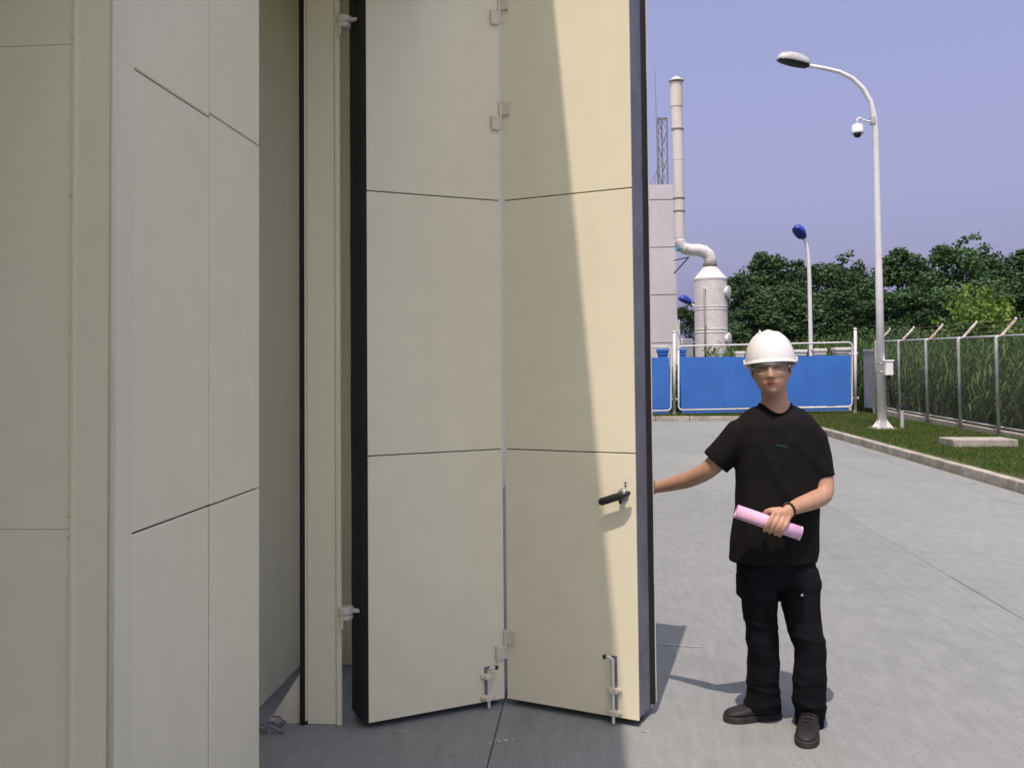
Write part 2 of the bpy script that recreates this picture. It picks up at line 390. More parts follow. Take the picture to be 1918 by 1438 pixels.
# gusset plate at the foot of the recess
gv = [(-1.335, 4.225), (-1.46, 4.225)]
MB().add([(-1.345, 4.24, 0.0), (-1.495, 4.24, 0.0), (-1.345, 4.24, .225), (-1.345, 4.262, 0.0), (-1.495, 4.262, 0.0), (-1.345, 4.262, .225)],
         [(0, 1, 2)[::-1], (3, 4, 5), (0, 3, 4, 1)[::-1], (1, 4, 5, 2)[::-1], (0, 2, 5, 3)[::-1]]).build('gusset_plate', 'cream2', hall)
MB().tube([(-1.375, 5.03, 0), (-1.372, 5.03, .16), (-1.37, 5.03, .165)], [.018, .018, .012], 12).build('pipe_stub', 'white', hall, smooth=True)
# upper storey, and the flat canopy over the door that shades this corner of the yard
ppanel(-26, XF, YC + .001, 40, 5.201, 9.0, 'upper_wall', 'cream', 0)
ppanel(-26.1, XF + .06, YC - .1, 40.1, 9.0, 9.25, 'parapet_coping', 'trim', 0)
ppanel(-26, XF, 5.95, 40, 0, 5.2, 'lower_wall', 'cream', 0)
ppanel(-26, -4.801, YC + .12, 5.95, 0, 5.2, 'lower_wall', 'cream', 0)
ppanel(-4.8, XF - .13, 5.2, 5.94, 3.81, 5.2, 'lintel_wall', 'cream', 0)
CZ = 6.50
ppanel(-4.6, XF - .02, -3.4, YC - .02, 2.85, 3.10, 'added_shade_slab', 'cream', 0)  # low slab out of view, added to keep light off the near end wall
can = MB().box(XF + .004, .10 - .084 * CZ, YC - .02, 6.6, CZ, CZ + .16).build('canopy', 'trim', hall)
MB().box(-4.6, .10 - .084 * CZ, -3.4, YC - .021, CZ, CZ + .16).build('canopy_slab', 'trim', can)
MB().box(.10 - .084 * CZ + .001, .10 - .084 * CZ + .012, -3.4, 6.6, CZ + .02, CZ + .22).build('canopy_gutter', 'steel', can)

# ---- folding door (right)
A = Vector((-1.010, 4.181, .03)); B = Vector((-.424, 4.532, .03)); C = Vector((.197, 4.276, .03))
door = empty('folding_door', (B.x, B.y, 0), 'cream two-leaf folding steel door standing half open, held by the man', 'door')
TOP = 3.45; TH = .190
def leaf(p, q, sgn):
    d = (q - p); L = d.length; d = d / L; nb = Vector((-d.y, d.x, 0))           # nb points away from camera
    if nb.y < 0: nb = -nb
    ins = .007
    p2 = p + d * (ins if sgn > 0 else 0); L2 = L - ins
    core = MB().obox(p2 + nb * .012 + d * .004 + Z * .004, d * (L2 - .008), nb * (TH - .015), Z * (TOP - .038)).build('door_leaf', 'edge', door, bevel=.002)
    zj = [.03, 1.222, 2.432, TOP]
    for k in range(3):
        MB().obox(Vector((p2.x, p2.y, zj[k] + (.0028 if k else 0))), d * L2, nb * .0115, Z * (zj[k + 1] - zj[k] - .0028 * (2 if 0 < k < 2 else 1))).build('panel', 'cream', core, bevel=.0015)
    MB().obox(Vector((p2.x, p2.y, .03)) + nb * (TH - .002), d * L2, nb * .004, Z * (TOP - .03)).build('back_sheet', 'cream', core)
    return core, d, nb, p2, L2
lA, dA, nA, pA, LA = leaf(A, B, -1)
lC, dC, nC, pC, LC = leaf(B, C, 1)
# black rubber seals on the free ends
def wavy_strip(p, ax, nb, n0, n1, e0, e1, z0, z1, amp, seed):
    mb = MB(); rings = []
    for i in range(61):
        z = z0 + (z1 - z0) * i / 60; wv = amp * noise.noise(Vector((seed, z * 1.7, 0))) + amp * .6 * noise.noise(Vector((seed, z * 7, 3)))
        o = Vector((p.x, p.y, z))
        rings.append([o + nb * n0 + ax * e0, o + nb * (n0 + .012) + ax * (e1 * .8 + wv), o + nb * ((n0 + n1) / 2) + ax * (e1 + wv), o + nb * n1 + ax * (e1 * .75 + wv), o + nb * n1 + ax * e0])
    return mb.loft(rings)
wavy_strip(A, -dA, nA, .001, TH + .01, -.004, .026, .034, TOP, .003, 1).build('edge_seal', 'rubber', lA)
wavy_strip(C, dC, nC, .166, TH + .020, -.004, .012, .05, TOP, .002, 9).build('edge_seal', 'rubber', lC)
MB().obox(Vector((C.x, C.y, .05)) + nC * (TH + .0245) + dC * -.02, dC * .0315, nC * .003, Z * (TOP - .06)).build('seal_cover_strip', 'cream2', lC)
# bottom sweep
for (pp, dd, nn, LL, cc) in ((pA, dA, nA, LA, lA), (pC, dC, nC, LC, lC)):
    MB().obox(Vector((pp.x, pp.y, .012)) + nn * .05 + dd * .01, dd * (LL - .02), nn * .04, Z * .026).build('bottom_sweep', 'rubber', cc)
# hinges at the fold
for zl, zr in ((3.30, 3.372), (2.778, 2.850), (.219, .291)):
    kn = Vector((B.x, B.y, 0)) - Vector((0, .010, 0))
    hg = MB().tube([kn + Z * (zl + .004), kn + Z * (zr + .066)], .0085, 10).build('hinge', 'cream2', door, smooth=False)
    MB().obox(kn - dA * .046 - nA * -.004 + Z * zl - nA * .008, dA * .044, nA * .007, Z * .064).build('hinge_plate', 'cream2', hg, bevel=.002)
    MB().obox(kn + dC * .004 + nC * -.003 + Z * zr, dC * .042, nC * .007, Z * .064).build('hinge_plate', 'cream2', hg, bevel=.002)
    MB().obox(kn - dA * .050 - nA * .011 + Z * (zl - .002), dA * .005, nA * .016, Z * .068).build('hinge_lip', 'cream2', hg)
    MB().obox(kn + dC * .044 - nC * .006 + Z * (zr - .002), dC * .005, nC * .012, Z * .068).build('hinge_lip', 'cream2', hg)
# sliding bolts at the foot of each leaf
def bolt(p, d, nb, z0, z1, side):
    b = MB().tube([p + nb * -.022 + Z * z0, p + nb * -.022 + Z * (z1 - .01)], .0068, 10).build('door_bolt', 'white', door, smooth=False)
    MB().obox(p - d * .014 + nb * -.004 + Z * (z0 + .03), d * .028, nb * .0037, Z * (z1 - z0 - .03)).build('bolt_plate', 'steel', b)
    for zf in (z0 + .045, z0 + .145):
        for sd in (-.020, .020):
            MB().lathe(p + d * sd + nb * -.001 + Z * zf, [(.0145, 0), (.0145, .008), (.010, .014), (.004, .016)], 14, -nb).build('bolt_knob', 'cream2', b, smooth=True)
        MB().obox(p - d * .02 + nb * -.031 + Z * (zf - .012), d * .04, nb * .028, Z * .024).build('bolt_guide', 'cream2', b, bevel=.003)
    MB().tube([p + nb * -.022 + Z * (z1 - .012), p + nb * -.030 + Z * z1 + d * side * .014, p + nb * -.034 + Z * (z1) + d * side * .028], [.007, .007, .007], 10).build('bolt_lever', 'white', b, smooth=True)
    MB().ell(p + nb * -.035 + Z * z1 + d * side * .034, .0105, .0105, .0105, 12, 8).build('bolt_ball', 'dark', b, smooth=True)
bolt(Vector((-.510, 4.480, 0)), dA, nA, .008, .195, 1)
bolt(Vector((.092, 4.3195, 0)), dC, nC, .008, .305, -1)
# lever handle
h0 = Vector((.049, 4.337, .999)); h1 = Vector((.178, 4.284, 1.048)); of = nC * -.046
hd = MB().tube([h0 + of, h0 + of + (h1 - h0) * .08, h0 + of + (h1 - h0) * .55, h0 + of + (h1 - h0) * .8, h1 + of * .8, h1 + of * .7], [.009, .0155, .0155, .0135, .0095, .008], 12, flat=1.15).build('door_handle', 'blackmetal', door, smooth=True)
hb = h0 + (h1 - h0) * .72
MB().lathe(hb - nC * .058, [(.017, .012), (.014, .02), (.014, .045), (.026, .05), (.029, .057)], 16, nC).build('handle_base', 'steel', hd, smooth=True)
MB().tube([hb + of * .9 - Z * .005, hb + of * .8 - Z * .034], [.009, .008], 10).build('handle_latch', 'blackmetal', hd, smooth=True)
for q in ((.115, .008, .050), (.112, .006, .036)):
    MB().lathe(h0 + (h1 - h0) * .80 + Z * q[2], [(.0045, 0), (.004, .003)], 8, -nC).build('screw', 'dark', hd)
# scuffed paint round the handle
rs_ = random.Random(12); sc_ = MB()
for i in range(9):
    p_ = h1 - dC * rs_.uniform(-.004, .035) + Z * rs_.uniform(.0, .085) - nC * .0011; L_ = rs_.uniform(.012, .04); an = math.radians(rs_.uniform(95, 150)); dd_ = dC * math.cos(an) + Z * math.sin(an); ww = dC * math.sin(an) - Z * math.cos(an); wd_ = rs_.uniform(.0008, .003)
    sc_.add([p_, p_ + dd_ * L_ * .5 + ww * wd_, p_ + dd_ * L_, p_ + dd_ * L_ * .5 - ww * wd_], [(0, 1, 2, 3)])
sc_.build('paint_scuff', 'white', lC)
# hinge rollers that carry the near leaf on the post
for zt in (.505, 3.235):
    hr = MB().lathe((-1.128, 4.235, zt - .03), [(.004, 0), (.030, .002), (.032, .004), (.032, .022), (.026, .024), (.026, .028), (.036, .03), (.037, .055), (.030, .06)], 20).build('pivot_hinge', 'cream2', door, autos=.6)
    MB().box(-1.148, -1.134, 4.205, 4.245, zt - .07, zt + .015).build('pivot_bracket', 'cream2', hr, bevel=.003)
    MB().box(-1.10, -1.03, 4.222, 4.25, zt + .003, zt + .019).build('pivot_arm', 'cream2', hr, bevel=.003)

# small stuff on the shaded floor: paint specks
def specks(cx, cy, rx, ry, N, seed):
    rr = random.Random(seed); mb = MB()
    for i in range(N):
        x = cx + rr.gauss(0, rx); y = cy + rr.gauss(0, ry); r = rr.uniform(.002, .007); k = rr.randint(5, 7); a0 = rr.random() * 6
        pts = [(x + r * rr.uniform(.5, 1.6) * math.cos(a0 + 2 * math.pi * q / k), y + r * rr.uniform(.4, 1) * math.sin(a0 + 2 * math.pi * q / k)) for q in range(k)]
        mb.add([(a, b, .0042) for a, b in pts], [tuple(range(k))])
    return mb
c1 = atz(932, 1388, 0); c2 = atz(740, 1368, 0); c3 = atz(1210, 1369, 0)
o = specks(c1.x, c1.y, .03, .012, 16, 3); o2 = specks(c2.x, c2.y, .05, .02, 12, 5); o.add(o2.v, o2.f); o2 = specks(c3.x, c3.y, .012, .006, 6, 6); o.add(o2.v, o2.f)
o = o.build('paint_specks', 'smudge'); tag(o, 'white dried paint specks on the shaded concrete by the door', 'paint specks', kind='stuff')
wl = MB(); a_, b_ = atz(1225, 1205, 0), atz(1306, 1211, 0)
wl.add([(a_.x, a_.y - .010, .0016), (b_.x, b_.y - .010, .0016), (b_.x + .03, b_.y + .002, .0016), (b_.x, b_.y + .010, .0016), (a_.x, a_.y + .012, .0016)], [(0, 1, 2, 3, 4)])
wl = wl.build('painted_line', 'paintline', yard)
# loose cable heap at the foot of the recess
cb = MB(); rr = random.Random(8); c = Vector((-1.44, 4.13, .012)); pts = []
for i in range(46):
    t = i / 45 * 6.5; pts.append(c + Vector((.05 * math.cos(t * 2.2) + .015 * math.cos(t * 7), .035 * math.sin(t * 2.2), .02 + .018 * math.sin(t * 3.1) + .012 * math.cos(t * 5))))
o = cb.tube(pts, .0045, 6).build('cable_coil', 'steel'); tag(o, 'small tangled grey cable lying on the floor in the door recess', 'cable')

# ================================================================== YARD EDGE: GATE, FENCE, LAMPS
# ---- sliding gate
GY = 29.0
def gate(px0, px1, yt, yb, bt, name, label):
    """rounded tube frame px0..px1, rails at yt / yb, blue sheet from bt down"""
    tl, tr = ply(px0, yt[0], GY), ply(px1, yt[1], GY); bl, br = ply(px0, yb[0], GY), ply(px1, yb[1], GY)
    e = empty(name, ((bl.x + br.x) / 2, GY, .1), label, 'gate', 'blue sheet gates across the drive')
    r = .11
    def corner(c, a, b):
        return [c + (a - c).normalized() * r * (1 - t) ** 1.0 + (b - c).normalized() * r * t + ((a - c).normalized() + (b - c).normalized()) * (-r * .42 * (t * (1 - t)) * 1.6) for t in (0, .25, .5, .75, 1)]
    loop = corner(tl, bl, tr) + corner(tr, tl, br) + corner(br, tr, bl) + corner(bl, br, tl)
    loop.append(loop[0] + (loop[1] - loop[0]) * .01)
    MB().tube(loop, .027, 8).build('frame', 'framegrey', e, smooth=True)
    t0, t1 = ply(px0 + 3, bt[0], GY), ply(px1 - 3, bt[1], GY)
    # sheet: three ribbed sheets side by side
    nsh = max(1, round((t1.x - t0.x) / 1.35))
    for k in range(nsh):
        fa, fb = k / nsh, (k + 1) / nsh
        a0, a1 = t0.lerp(t1, fa), t0.lerp(t1, fb); b0, b1 = bl.lerp(br, fa), bl.lerp(br, fb)
        MB().add([(a0.x + .002, GY + .004, b0.z + .045), (a1.x - .002, GY + .004, b1.z + .045), (a1.x - .002, GY + .004, a1.z), (a0.x + .002, GY + .004, a0.z),
                  (a0.x + .002, GY + .022, b0.z + .045), (a1.x - .002, GY + .022, b1.z + .045), (a1.x - .002, GY + .022, a1.z), (a0.x + .002, GY + .022, a0.z)],
                 [(0, 1, 2, 3), (7, 6, 5, 4), (4, 5, 1, 0), (3, 2, 6, 7), (1, 5, 6, 2), (4, 0, 3, 7)]).build('sheet', 'gateblue', e)
    m0, m1 = bl.lerp(br, .02), bl.lerp(br, .98)
    MB().obox((m0.x, GY - .012, m0.z - .10), (m1.x - m0.x, 0, m1.z - m0.z), (0, .03, 0), (0, 0, .085)).build('bottom_sheet', 'gateblue', e)
    MB().obox((t0.x, GY + .026, t0.z - .05), (t1.x - t0.x, 0, t1.z - t0.z), (0, .03, 0), (0, 0, .045)).build('top_angle', 'gateblue', e)
    return e
gate(1271, 1596, (648.5, 641), (768, 762), (669, 665.5), 'yard_gate', 'wide blue sheet gate in white tube frame behind the man')
gate(1060, 1257, (653, 649), (772, 769), (672, 669.5), 'yard_gate', 'blue sheet gate leaf partly hidden behind the folding door')
for px, yt, yb, lb in ((1263, 622, 776, 'slim steel gate post between the two blue gate leaves'), (1602, 617, 773, 'slim steel gate post at the right end of the blue gate')):
    t_, b_ = ply(px, yt, GY + .04), ply(px, yb, GY + .04); b_ = Vector((b_.x, b_.y, .09))
    e = empty('gate_post', b_, lb, 'post', 'slim gate posts')
    MB().tube([b_, t_], .047, 10).build('tube', 'framegrey', e, smooth=True)
    MB().lathe(t_, [(.055, -.01), (.055, .02), (.02, .05)], 10).build('cap', 'white', e, smooth=True)
    MB().box(b_.x - .11, b_.x + .11, b_.y - .09, b_.y + .09, .09, .115).build('base_plate', 'white', e)
    for zz_ in (.55, 1.9): MB().box(b_.x - .13, b_.x + .13, b_.y + .05, b_.y + .075, zz_, zz_ + .06).build('hinge_strap', 'white', e)
# low pillars beyond the gate, blue and white caps
def pillar(px, top, wpx, Yd, col, lb, capm):
    t_ = ply(px, top, Yd); w_ = wpx / FPX * Yd; e = empty('gate_pillar', (t_.x, Yd, -.06), lb, 'pillar')
    MB().box(t_.x - w_ * .38, t_.x + w_ * .38, Yd - w_ * .38, Yd + w_ * .38, -.06, t_.z - .10).build('shaft', col, e, bevel=.01)
    MB().box(t_.x - w_ / 2, t_.x + w_ / 2, Yd - w_ / 2, Yd + w_ / 2, t_.z - .10, t_.z).build('cap', capm, e, bevel=.012)
    MB().box(t_.x - w_ * .44, t_.x + w_ * .44, Yd - w_ * .44, Yd + w_ * .44, t_.z - .19, t_.z - .102).build('cap_moulding', capm, e)
pillar(1241, 653, 22, 29.6, 'gateblue', 'blue capped pillar left of the slim gate post', 'gateblue')
pillar(1277, 653, 16, 29.6, 'gateblue', 'narrow blue capped pillar right of the slim gate post', 'gateblue')
for px, tp, wp, lb in ((1385, 658, 17, 'white capped pillar above the blue gate, just right of the tank'), (1406, 658, 18, 'white capped pillar seen left of the helmet above the gate'),
                       (1497, 655, 24, 'white capped pillar right of the helmet above the gate'), (1534, 653, 24, 'white capped pillar beside the blue lamp post'),
                       (1577, 651, 32, 'wide white capped pillar near the right end of the gate')):
    pillar(px, tp, wp, 33.0, 'white', lb, 'white')

# ---- chain-link fence along the right
FX = 8.5
fence = empty('chain_link_fence', (FX, 20, .1), 'grey chain-link fence with rusty barbed-wire arms along the grass', 'fence')
ypost = [plx(px, 700, FX).y for px in (1692, 1744, 1806, 1878)]
sp = (ypost[0] - ypost[3]) / 3
ypost = [ypost[0] + sp * k for k in (2, 1)] + ypost + [ypost[3] - sp * k for k in (1, 2, 3)]
ypost = [y for y in ypost if y < GY - .1]
yend = GY - .15; yst = ypost[-1]
def zb(y): return .10 + .10 * (y - 15) / 12.0
def ft(y): return 2.13 + .012 * (y - 18)
# base wall
for a_, b_ in zip([yend] + ypost[:-1], ypost):
    MB().add([(FX - .09, a_, -.1), (FX + .09, a_, -.1), (FX + .09, a_, zb(a_) + .06), (FX - .09, a_, zb(a_) + .06), (FX - .09, b_ + .008, -.1), (FX + .09, b_ + .008, -.1), (FX + .09, b_ + .008, zb(b_) + .06), (FX - .09, b_ + .008, zb(b_) + .06)],
             [(0, 1, 2, 3), (7, 6, 5, 4), (0, 3, 7, 4), (3, 2, 6, 7), (2, 1, 5, 6), (1, 0, 4, 5)]).build('base_wall', 'kerb', fence, bevel=.01)
pts_top = [Vector((FX, y, ft(y))) for y in (yend, yst)]
for i, y in enumerate(ypost):
    p = MB().tube([(FX - .11, y, .05), (FX - .11, y, ft(y) - .06), (FX - .10, y, ft(y) - .02), (FX - .06, y, ft(y))], .036, 10).build('post', 'fencegal', fence, smooth=True)
    a0 = Vector((FX - .02, y, ft(y))); a1 = a0 + Vector((.36, .10, .36)); d = (a1 - a0)
    MB().obox(a0 + Vector((-.02, -.02, 0)), d, Vector((.028, 0, -.028)), Vector((0, .045, 0))).build('barb_arm', 'rust', p)
    MB().ell(a1, .03, .03, .03, 8, 6).build('arm_tip', 'white', p, smooth=True)
for a_, b_ in zip([yend] + ypost[:-1], ypost):
    MB().tube([(FX, a_, ft(a_)), (FX, b_, ft(b_))], .022, 8).build('top_rail', 'fencegal', fence, smooth=True)
    MB().tube([(FX, a_, zb(a_) + .12), (FX, b_, zb(b_) + .12)], .018, 8).build('bottom_rail', 'fencegal', fence, smooth=True)
    # wire mesh of crossing strands
    mb = MB(); z0 = min(zb(a_), zb(b_)) + .14; z1 = ft((a_ + b_) / 2) - .02; Hh = z1 - z0; L = a_ - b_; stp = .085; k = -Hh
    while k < L:
        for sg in (1, -1):
            s0 = max(0, -k); s1 = min(Hh, L - k)
            if s1 > s0 + .02:
                p0 = (k + s0, z0 + s0); p1 = (k + s1, z0 + s1)
                if sg < 0: p0 = (L - p0[0], p0[1]); p1 = (L - p1[0], p1[1])
                P0 = Vector((FX + .004 * sg, b_ + p0[0], p0[1])); P1 = Vector((FX + .004 * sg, b_ + p1[0], p1[1]))
                dd = (P1 - P0).normalized(); nn = Vector((0, -dd.z, dd.y)); rr_ = .0012; xx = Vector((rr_, 0, 0))
                mb.add([P0 + nn * rr_, P0 - nn * rr_ + xx, P0 - nn * rr_ - xx, P1 + nn * rr_, P1 - nn * rr_ + xx, P1 - nn * rr_ - xx], [(0, 1, 4, 3), (1, 2, 5, 4), (2, 0, 3, 5)])
        k += stp
    mb.build('wire_mesh', 'wire', fence)
for q, f in enumerate((.3, .62, .95)):
    MB().tube([(FX - .02 + .36 * f, y + .1 * f, ft(y) + .36 * f - .008 * math.sin(i)) for i, y in enumerate(ypost)], .0035, 5).build('barbed_wire', 'wire', fence)
# grey sheet panel and blue edge strip at the far end of the fence
p0, p1 = plx(1612, 700, FX + .05), plx(1652, 700, FX + .05)
pn = empty('sheet_panel', (FX, p0.y, .1), 'dull grey metal sheet fixed behind the far end of the fence', 'panel')
MB().box(FX + .06, FX + .085, p1.y, p0.y - .35, .25, 1.98).build('sheet', 'sheetg', pn)
MB().box(FX + .05, FX + .10, p0.y - .34, p0.y - .30, .2, 2.0).build('edge_strip', 'gateblue', pn)
MB().box(FX + .045, FX + .095, p1.y, p0.y - .36, 1.985, 2.06).build('top_channel', 'fencegal', pn)

# concrete block lying on the grass
q0, q1 = atz(1786, 838, .11), atz(1908, 838, .11)
blk = MB().obox(q0 + Vector((0, 0, -.005)), (q1 - q0), Vector((-.03, .62, 0)), Vector((0, 0, .145))).build('concrete_block', 'kerb', bevel=.015, seg=2)
tag(blk, 'long flat concrete block lying on the grass by the fence', 'block')

# ---- tall street lamp with camera
LD = 21.46
base = atz(1653, 803, .10)
lamp = empty('street_lamp', base, 'tall white curved street lamp with grey head on the grass verge', 'street lamp')
pts = [base, base.lerp(atY(1640, 250, LD), .5), atY(1640, 250, LD), atY(1637, 218, LD), atY(1630, 190, LD), atY(1616, 166, LD), atY(1596, 147, LD), atY(1572, 135, LD), atY(1542, 128, LD), atY(1512, 123, LD)]
MB().tube(pts, [.105, .082, .066, .064, .060, .056, .052, .049, .046, .044], 14).build('pole', 'lampwhite', lamp, smooth=True)
MB().box(base.x - .26, base.x + .26, base.y - .26, base.y + .26, .09, .125).build('base_plate', 'lampwhite', lamp, bevel=.005)
for k in range(4):
    a = math.pi / 4 + k * math.pi / 2; d = Vector((math.cos(a), math.sin(a), 0)); n_ = Vector((-d.y, d.x, 0)) * .008
    b_ = Vector((base.x, base.y, .125)); p0_, p1_, p2_ = b_ + d * .09, b_ + d * .27, b_ + d * .085 + Z * .22
    MB().add([p0_ - n_, p1_ - n_, p2_ - n_, p0_ + n_, p1_ + n_, p2_ + n_], [(0, 1, 2), (5, 4, 3), (0, 3, 4, 1), (1, 4, 5, 2), (2, 5, 3, 0)]).build('base_gusset', 'lampwhite', lamp)
    MB().lathe(b_ + Vector((.2 * (1 if k in (0, 3) else -1), .2 * (1 if k < 2 else -1), 0)), [(.02, 0), (.02, .03)], 6).build('base_bolt', 'steel', lamp)
def HPROF(t): return float(np.interp(t, [0, .02, .10, .25, .45, .65, .82, .93, .98, 1], [.05, .62, .78, .92, 1, .96, .80, .55, .30, .04]))
def lamp_head(c, ax, L, W, Hh, top, bottom, parent, name='lamp_head'):
    ax = ax.normalized(); sd = ax.cross(Z).normalized(); up = sd.cross(ax); ns = 19
    rings = []
    for i in range(ns):
        t = i / (ns - 1); r = HPROF(t)
        cen = c + ax * (L * (t - .0)); ring = []
        for k in range(16):
            a = 2 * math.pi * k / 16; ca, sa = math.cos(a), math.sin(a)
            ring.append(cen + sd * ca * W / 2 * r + up * (Hh * .8 * r * sa if sa > 0 else Hh * .12 * r * sa))
        rings.append(ring)
    h = MB().loft(rings).build(name, top, parent, smooth=True)
    rings = []
    for i in range(1, ns - 1):
        t = i / (ns - 1); r = HPROF(t)
        cen = c + ax * (L * t) - up * Hh * .02
        rings.append([cen + sd * math.cos(2 * math.pi * k / 16) * W * .52 * r + up * (Hh * .03 if math.sin(2 * math.pi * k / 16) > 0 else Hh * .20 * r * math.sin(2 * math.pi * k / 16)) for k in range(16)])
    MB().loft(rings).build('lamp_visor', bottom, h, smooth=True)
    return h
hs = atY(1513, 124, LD); he = atY(1453, 114, LD)
lamp_head(hs + (hs - he).normalized() * .03, he - hs + Vector((0, -.12, 0)), (he - hs).length + .06, .36, .30, 'grey', 'dark', lamp)
# dome camera on a gooseneck
cc = atY(1606, 244, LD - .05)
cam_o = empty('dome_camera', cc, 'white dome security camera on a gooseneck arm of the tall lamp', 'camera')
MB().tube([atY(1637, 226, LD), atY(1626, 228, LD - .01), atY(1617, 225, LD - .02), atY(1610, 221, LD - .04), atY(1606, 223, LD - .05), atY(1605.5, 233, LD - .05)], .022, 10).build('bracket_arm', 'lampwhite', cam_o, smooth=True)
MB().lathe(cc, [(.03, .14), (.09, .13), (.125, .09), (.135, -.04), (.14, -.075), (.13, -.08)], 20).build('housing', 'lampwhite', cam_o, smooth=True)
MB().lathe(cc, [(.088, -.081), (.085, -.12), (.065, -.155), (.02, -.175)], 18).build('dome', 'dark', cam_o, smooth=True)
MB().box(*[v for a in zip(atY(1637, 226, LD) - Vector((.08, .08, .09)), atY(1637, 226, LD) + Vector((.02, .08, .09))) for v in a]).build('clamp', 'grey', cam_o, bevel=.01)
# junction box on the pole, cable to a short stub
jb = atY(1663, 689, LD - .02)
jbo = empty('junction_box', jb, 'small white junction box strapped to the tall lamp post', 'junction box')
MB().box(jb.x - .075, jb.x + .095, jb.y - .10, jb.y + .08, jb.z - .17, jb.z + .14).build('box', 'lampwhite', jbo, bevel=.012)
MB().box(jb.x - .085, jb.x + .115, jb.y - .115, jb.y + .09, jb.z + .141, jb.z + .18).build('rain_lid', 'lampwhite', jbo, bevel=.012)
for zz_ in (jb.z - .09, jb.z + .10):
    pc = base.lerp(atY(1640, 250, LD), (zz_ - .1) / (atY(1640, 250, LD).z - .1)); MB().lathe((pc.x, pc.y, zz_ - .015), [(.102, 0), (.102, .03)], 16).build('strap', 'steel', jbo, smooth=True)
sb = atz(1690, 803, .10)
st = MB().tube([sb, sb + Z * .42], .045, 10).build('cable_stub', 'grey'); tag(st, 'short grey cable pipe sticking out of the grass by the lamp', 'pipe')
for q in range(2):
    c0 = jb + Vector((.0 + .03 * q, -.02, -.17)); c1 = sb + Z * .42 + Vector((.02 * q, 0, 0))
    cb_ = MB().tube([c0, c0 + Vector((.0, 0, -.25)), c0 + Vector((.03, -.05, -.62 - .05 * q)), c0.lerp(c1, .6) + Vector((0, 0, -.28)), c1 + Vector((-.10, .02, .10)), c1 + Vector((-.01, 0, .07)), c1 - Z * .08], .017, 8).build('cable', 'dark', jbo, smooth=True)
# ---- blue-headed lamps behind the gate
def blue_lamp(pxs, dep, head0, head1, label, W):
    pts = [atY(x, y, dep) for x, y in pxs]; b_ = Vector((pts[0].x, pts[0].y, -.06)); pts = [b_] + pts
    e = empty('street_lamp', b_, label, 'street lamp', 'blue-headed street lamps')
    MB().tube(pts, [.085] + [.085 - .045 * (i + 1) / len(pts) for i in range(len(pts) - 1)], 12).build('pole', 'lampwhite', e, smooth=True)
    a, b = atY(*head0, dep), atY(*head1, dep)
    lamp_head(a, b - a + Vector((0, -.35, 0)), (b - a).length * 1.1 + .1, W, W * .8, 'lampblue', 'lampblue', e)
    MB().box(b_.x - .22, b_.x + .22, b_.y - .22, b_.y + .22, -.06, .0).build('base_plate', 'lampwhite', e)
blue_lamp([(1519, 668), (1516, 520), (1514.5, 485), (1512, 465), (1508, 452), (1503, 445), (1500, 442)], 36.0, (1504, 447), (1486, 428), 'blue-headed white street lamp behind the gate, right of the man', .46)
blue_lamp([(1312, 668), (1310, 600), (1308, 584), (1304, 576), (1297, 571), (1291, 568)], 52.0, (1293, 569), (1272, 560), 'blue lamp head peeking out left of the white tank', .5)

# ================================================================== PLANT BEHIND THE GATE
TD = 44.0
def X_(px, Y): return ply(px, 660, Y).x
def Z_(px, py, Y): return ply(px, py, Y).z
# tower block with cladding panels
TY = 47.0
tower = empty('plant_tower', (X_(1200, TY), TY, -.06), 'pale grey clad tower block left of the chimney stack', 'building')
xl, xr = X_(1120, TY), X_(1268, TY)
MB().box(xl, xr - .02, TY + .03, TY + 6, -.06, Z_(1240, 346, TY) - .02).build('wall_core', 'band', tower)
zl = [-.06] + [Z_(1245, v, TY) for v in (642, 552, 463, 374)] + [Z_(1245, 345, TY)]
for k in range(len(zl) - 1):
    for xa, xb in ((xl, (xl + xr) / 2), ((xl + xr) / 2, xr)):
        MB().box(xa + .012, xb - .012, TY, TY + .06, zl[k] + .022, zl[k + 1] - .022).build('cladding_panel', 'clad', tower)
    MB().box(xr - .019, xr + .05, TY + .065, TY + 6, zl[k] + .02, zl[k + 1] - .02).build('cladding_panel', 'clad', tower)
MB().box(xr - .01, xr + .17, TY - .02, TY + .06, -.06, Z_(1245, 600, TY)).build('corner_pipe', 'white', tower)
# low annex beside it
an = MB().box(X_(1272, TY), X_(1300, TY), TY + .3, TY + 4, -.06, Z_(1285, 634, TY)).build('low_annex', 'white', bevel=.04)
tag(an, 'low white annex between the clad tower and the tank', 'building')
# scrubber tank
tc = ply(1333, 668, TD); TX, tw = tc.x, 30.0 / FPX * TD
def tz(v): return Z_(1333, v, TD)
tank = empty('scrubber_tank', (TX, TD, -.06), 'white cylindrical scrubber tank with conical top behind the blue gate', 'tank')
MB().lathe((TX, TD, 0), [(tw * 1.0, -.06), (tw, tz(524))], 40).build('shell', 'tank', tank, autos=.6)
MB().lathe((TX, TD, 0), [(tw * 1.02, tz(525)), (tw * 1.02, tz(522)), (tw * .40, tz(500)), (tw * .38, tz(497))], 40).build('cone_top', 'tank', tank, autos=.6)
MB().lathe((TX, TD, 0), [(tw * .42, tz(499)), (tw * .44, tz(497)), (tw * .44, tz(494)), (tw * .40, tz(493))], 32).build('collar', 'band', tank, autos=.6)
for v in (576, 581, 618, 624):
    MB().lathe((TX, TD, tz(v)), [(tw * 1.0, 0), (tw * 1.022, .01), (tw * 1.022, .045), (tw, .055)], 40).build('hoop', 'tank' if v in (576, 618) else 'stackm', tank, autos=.5)
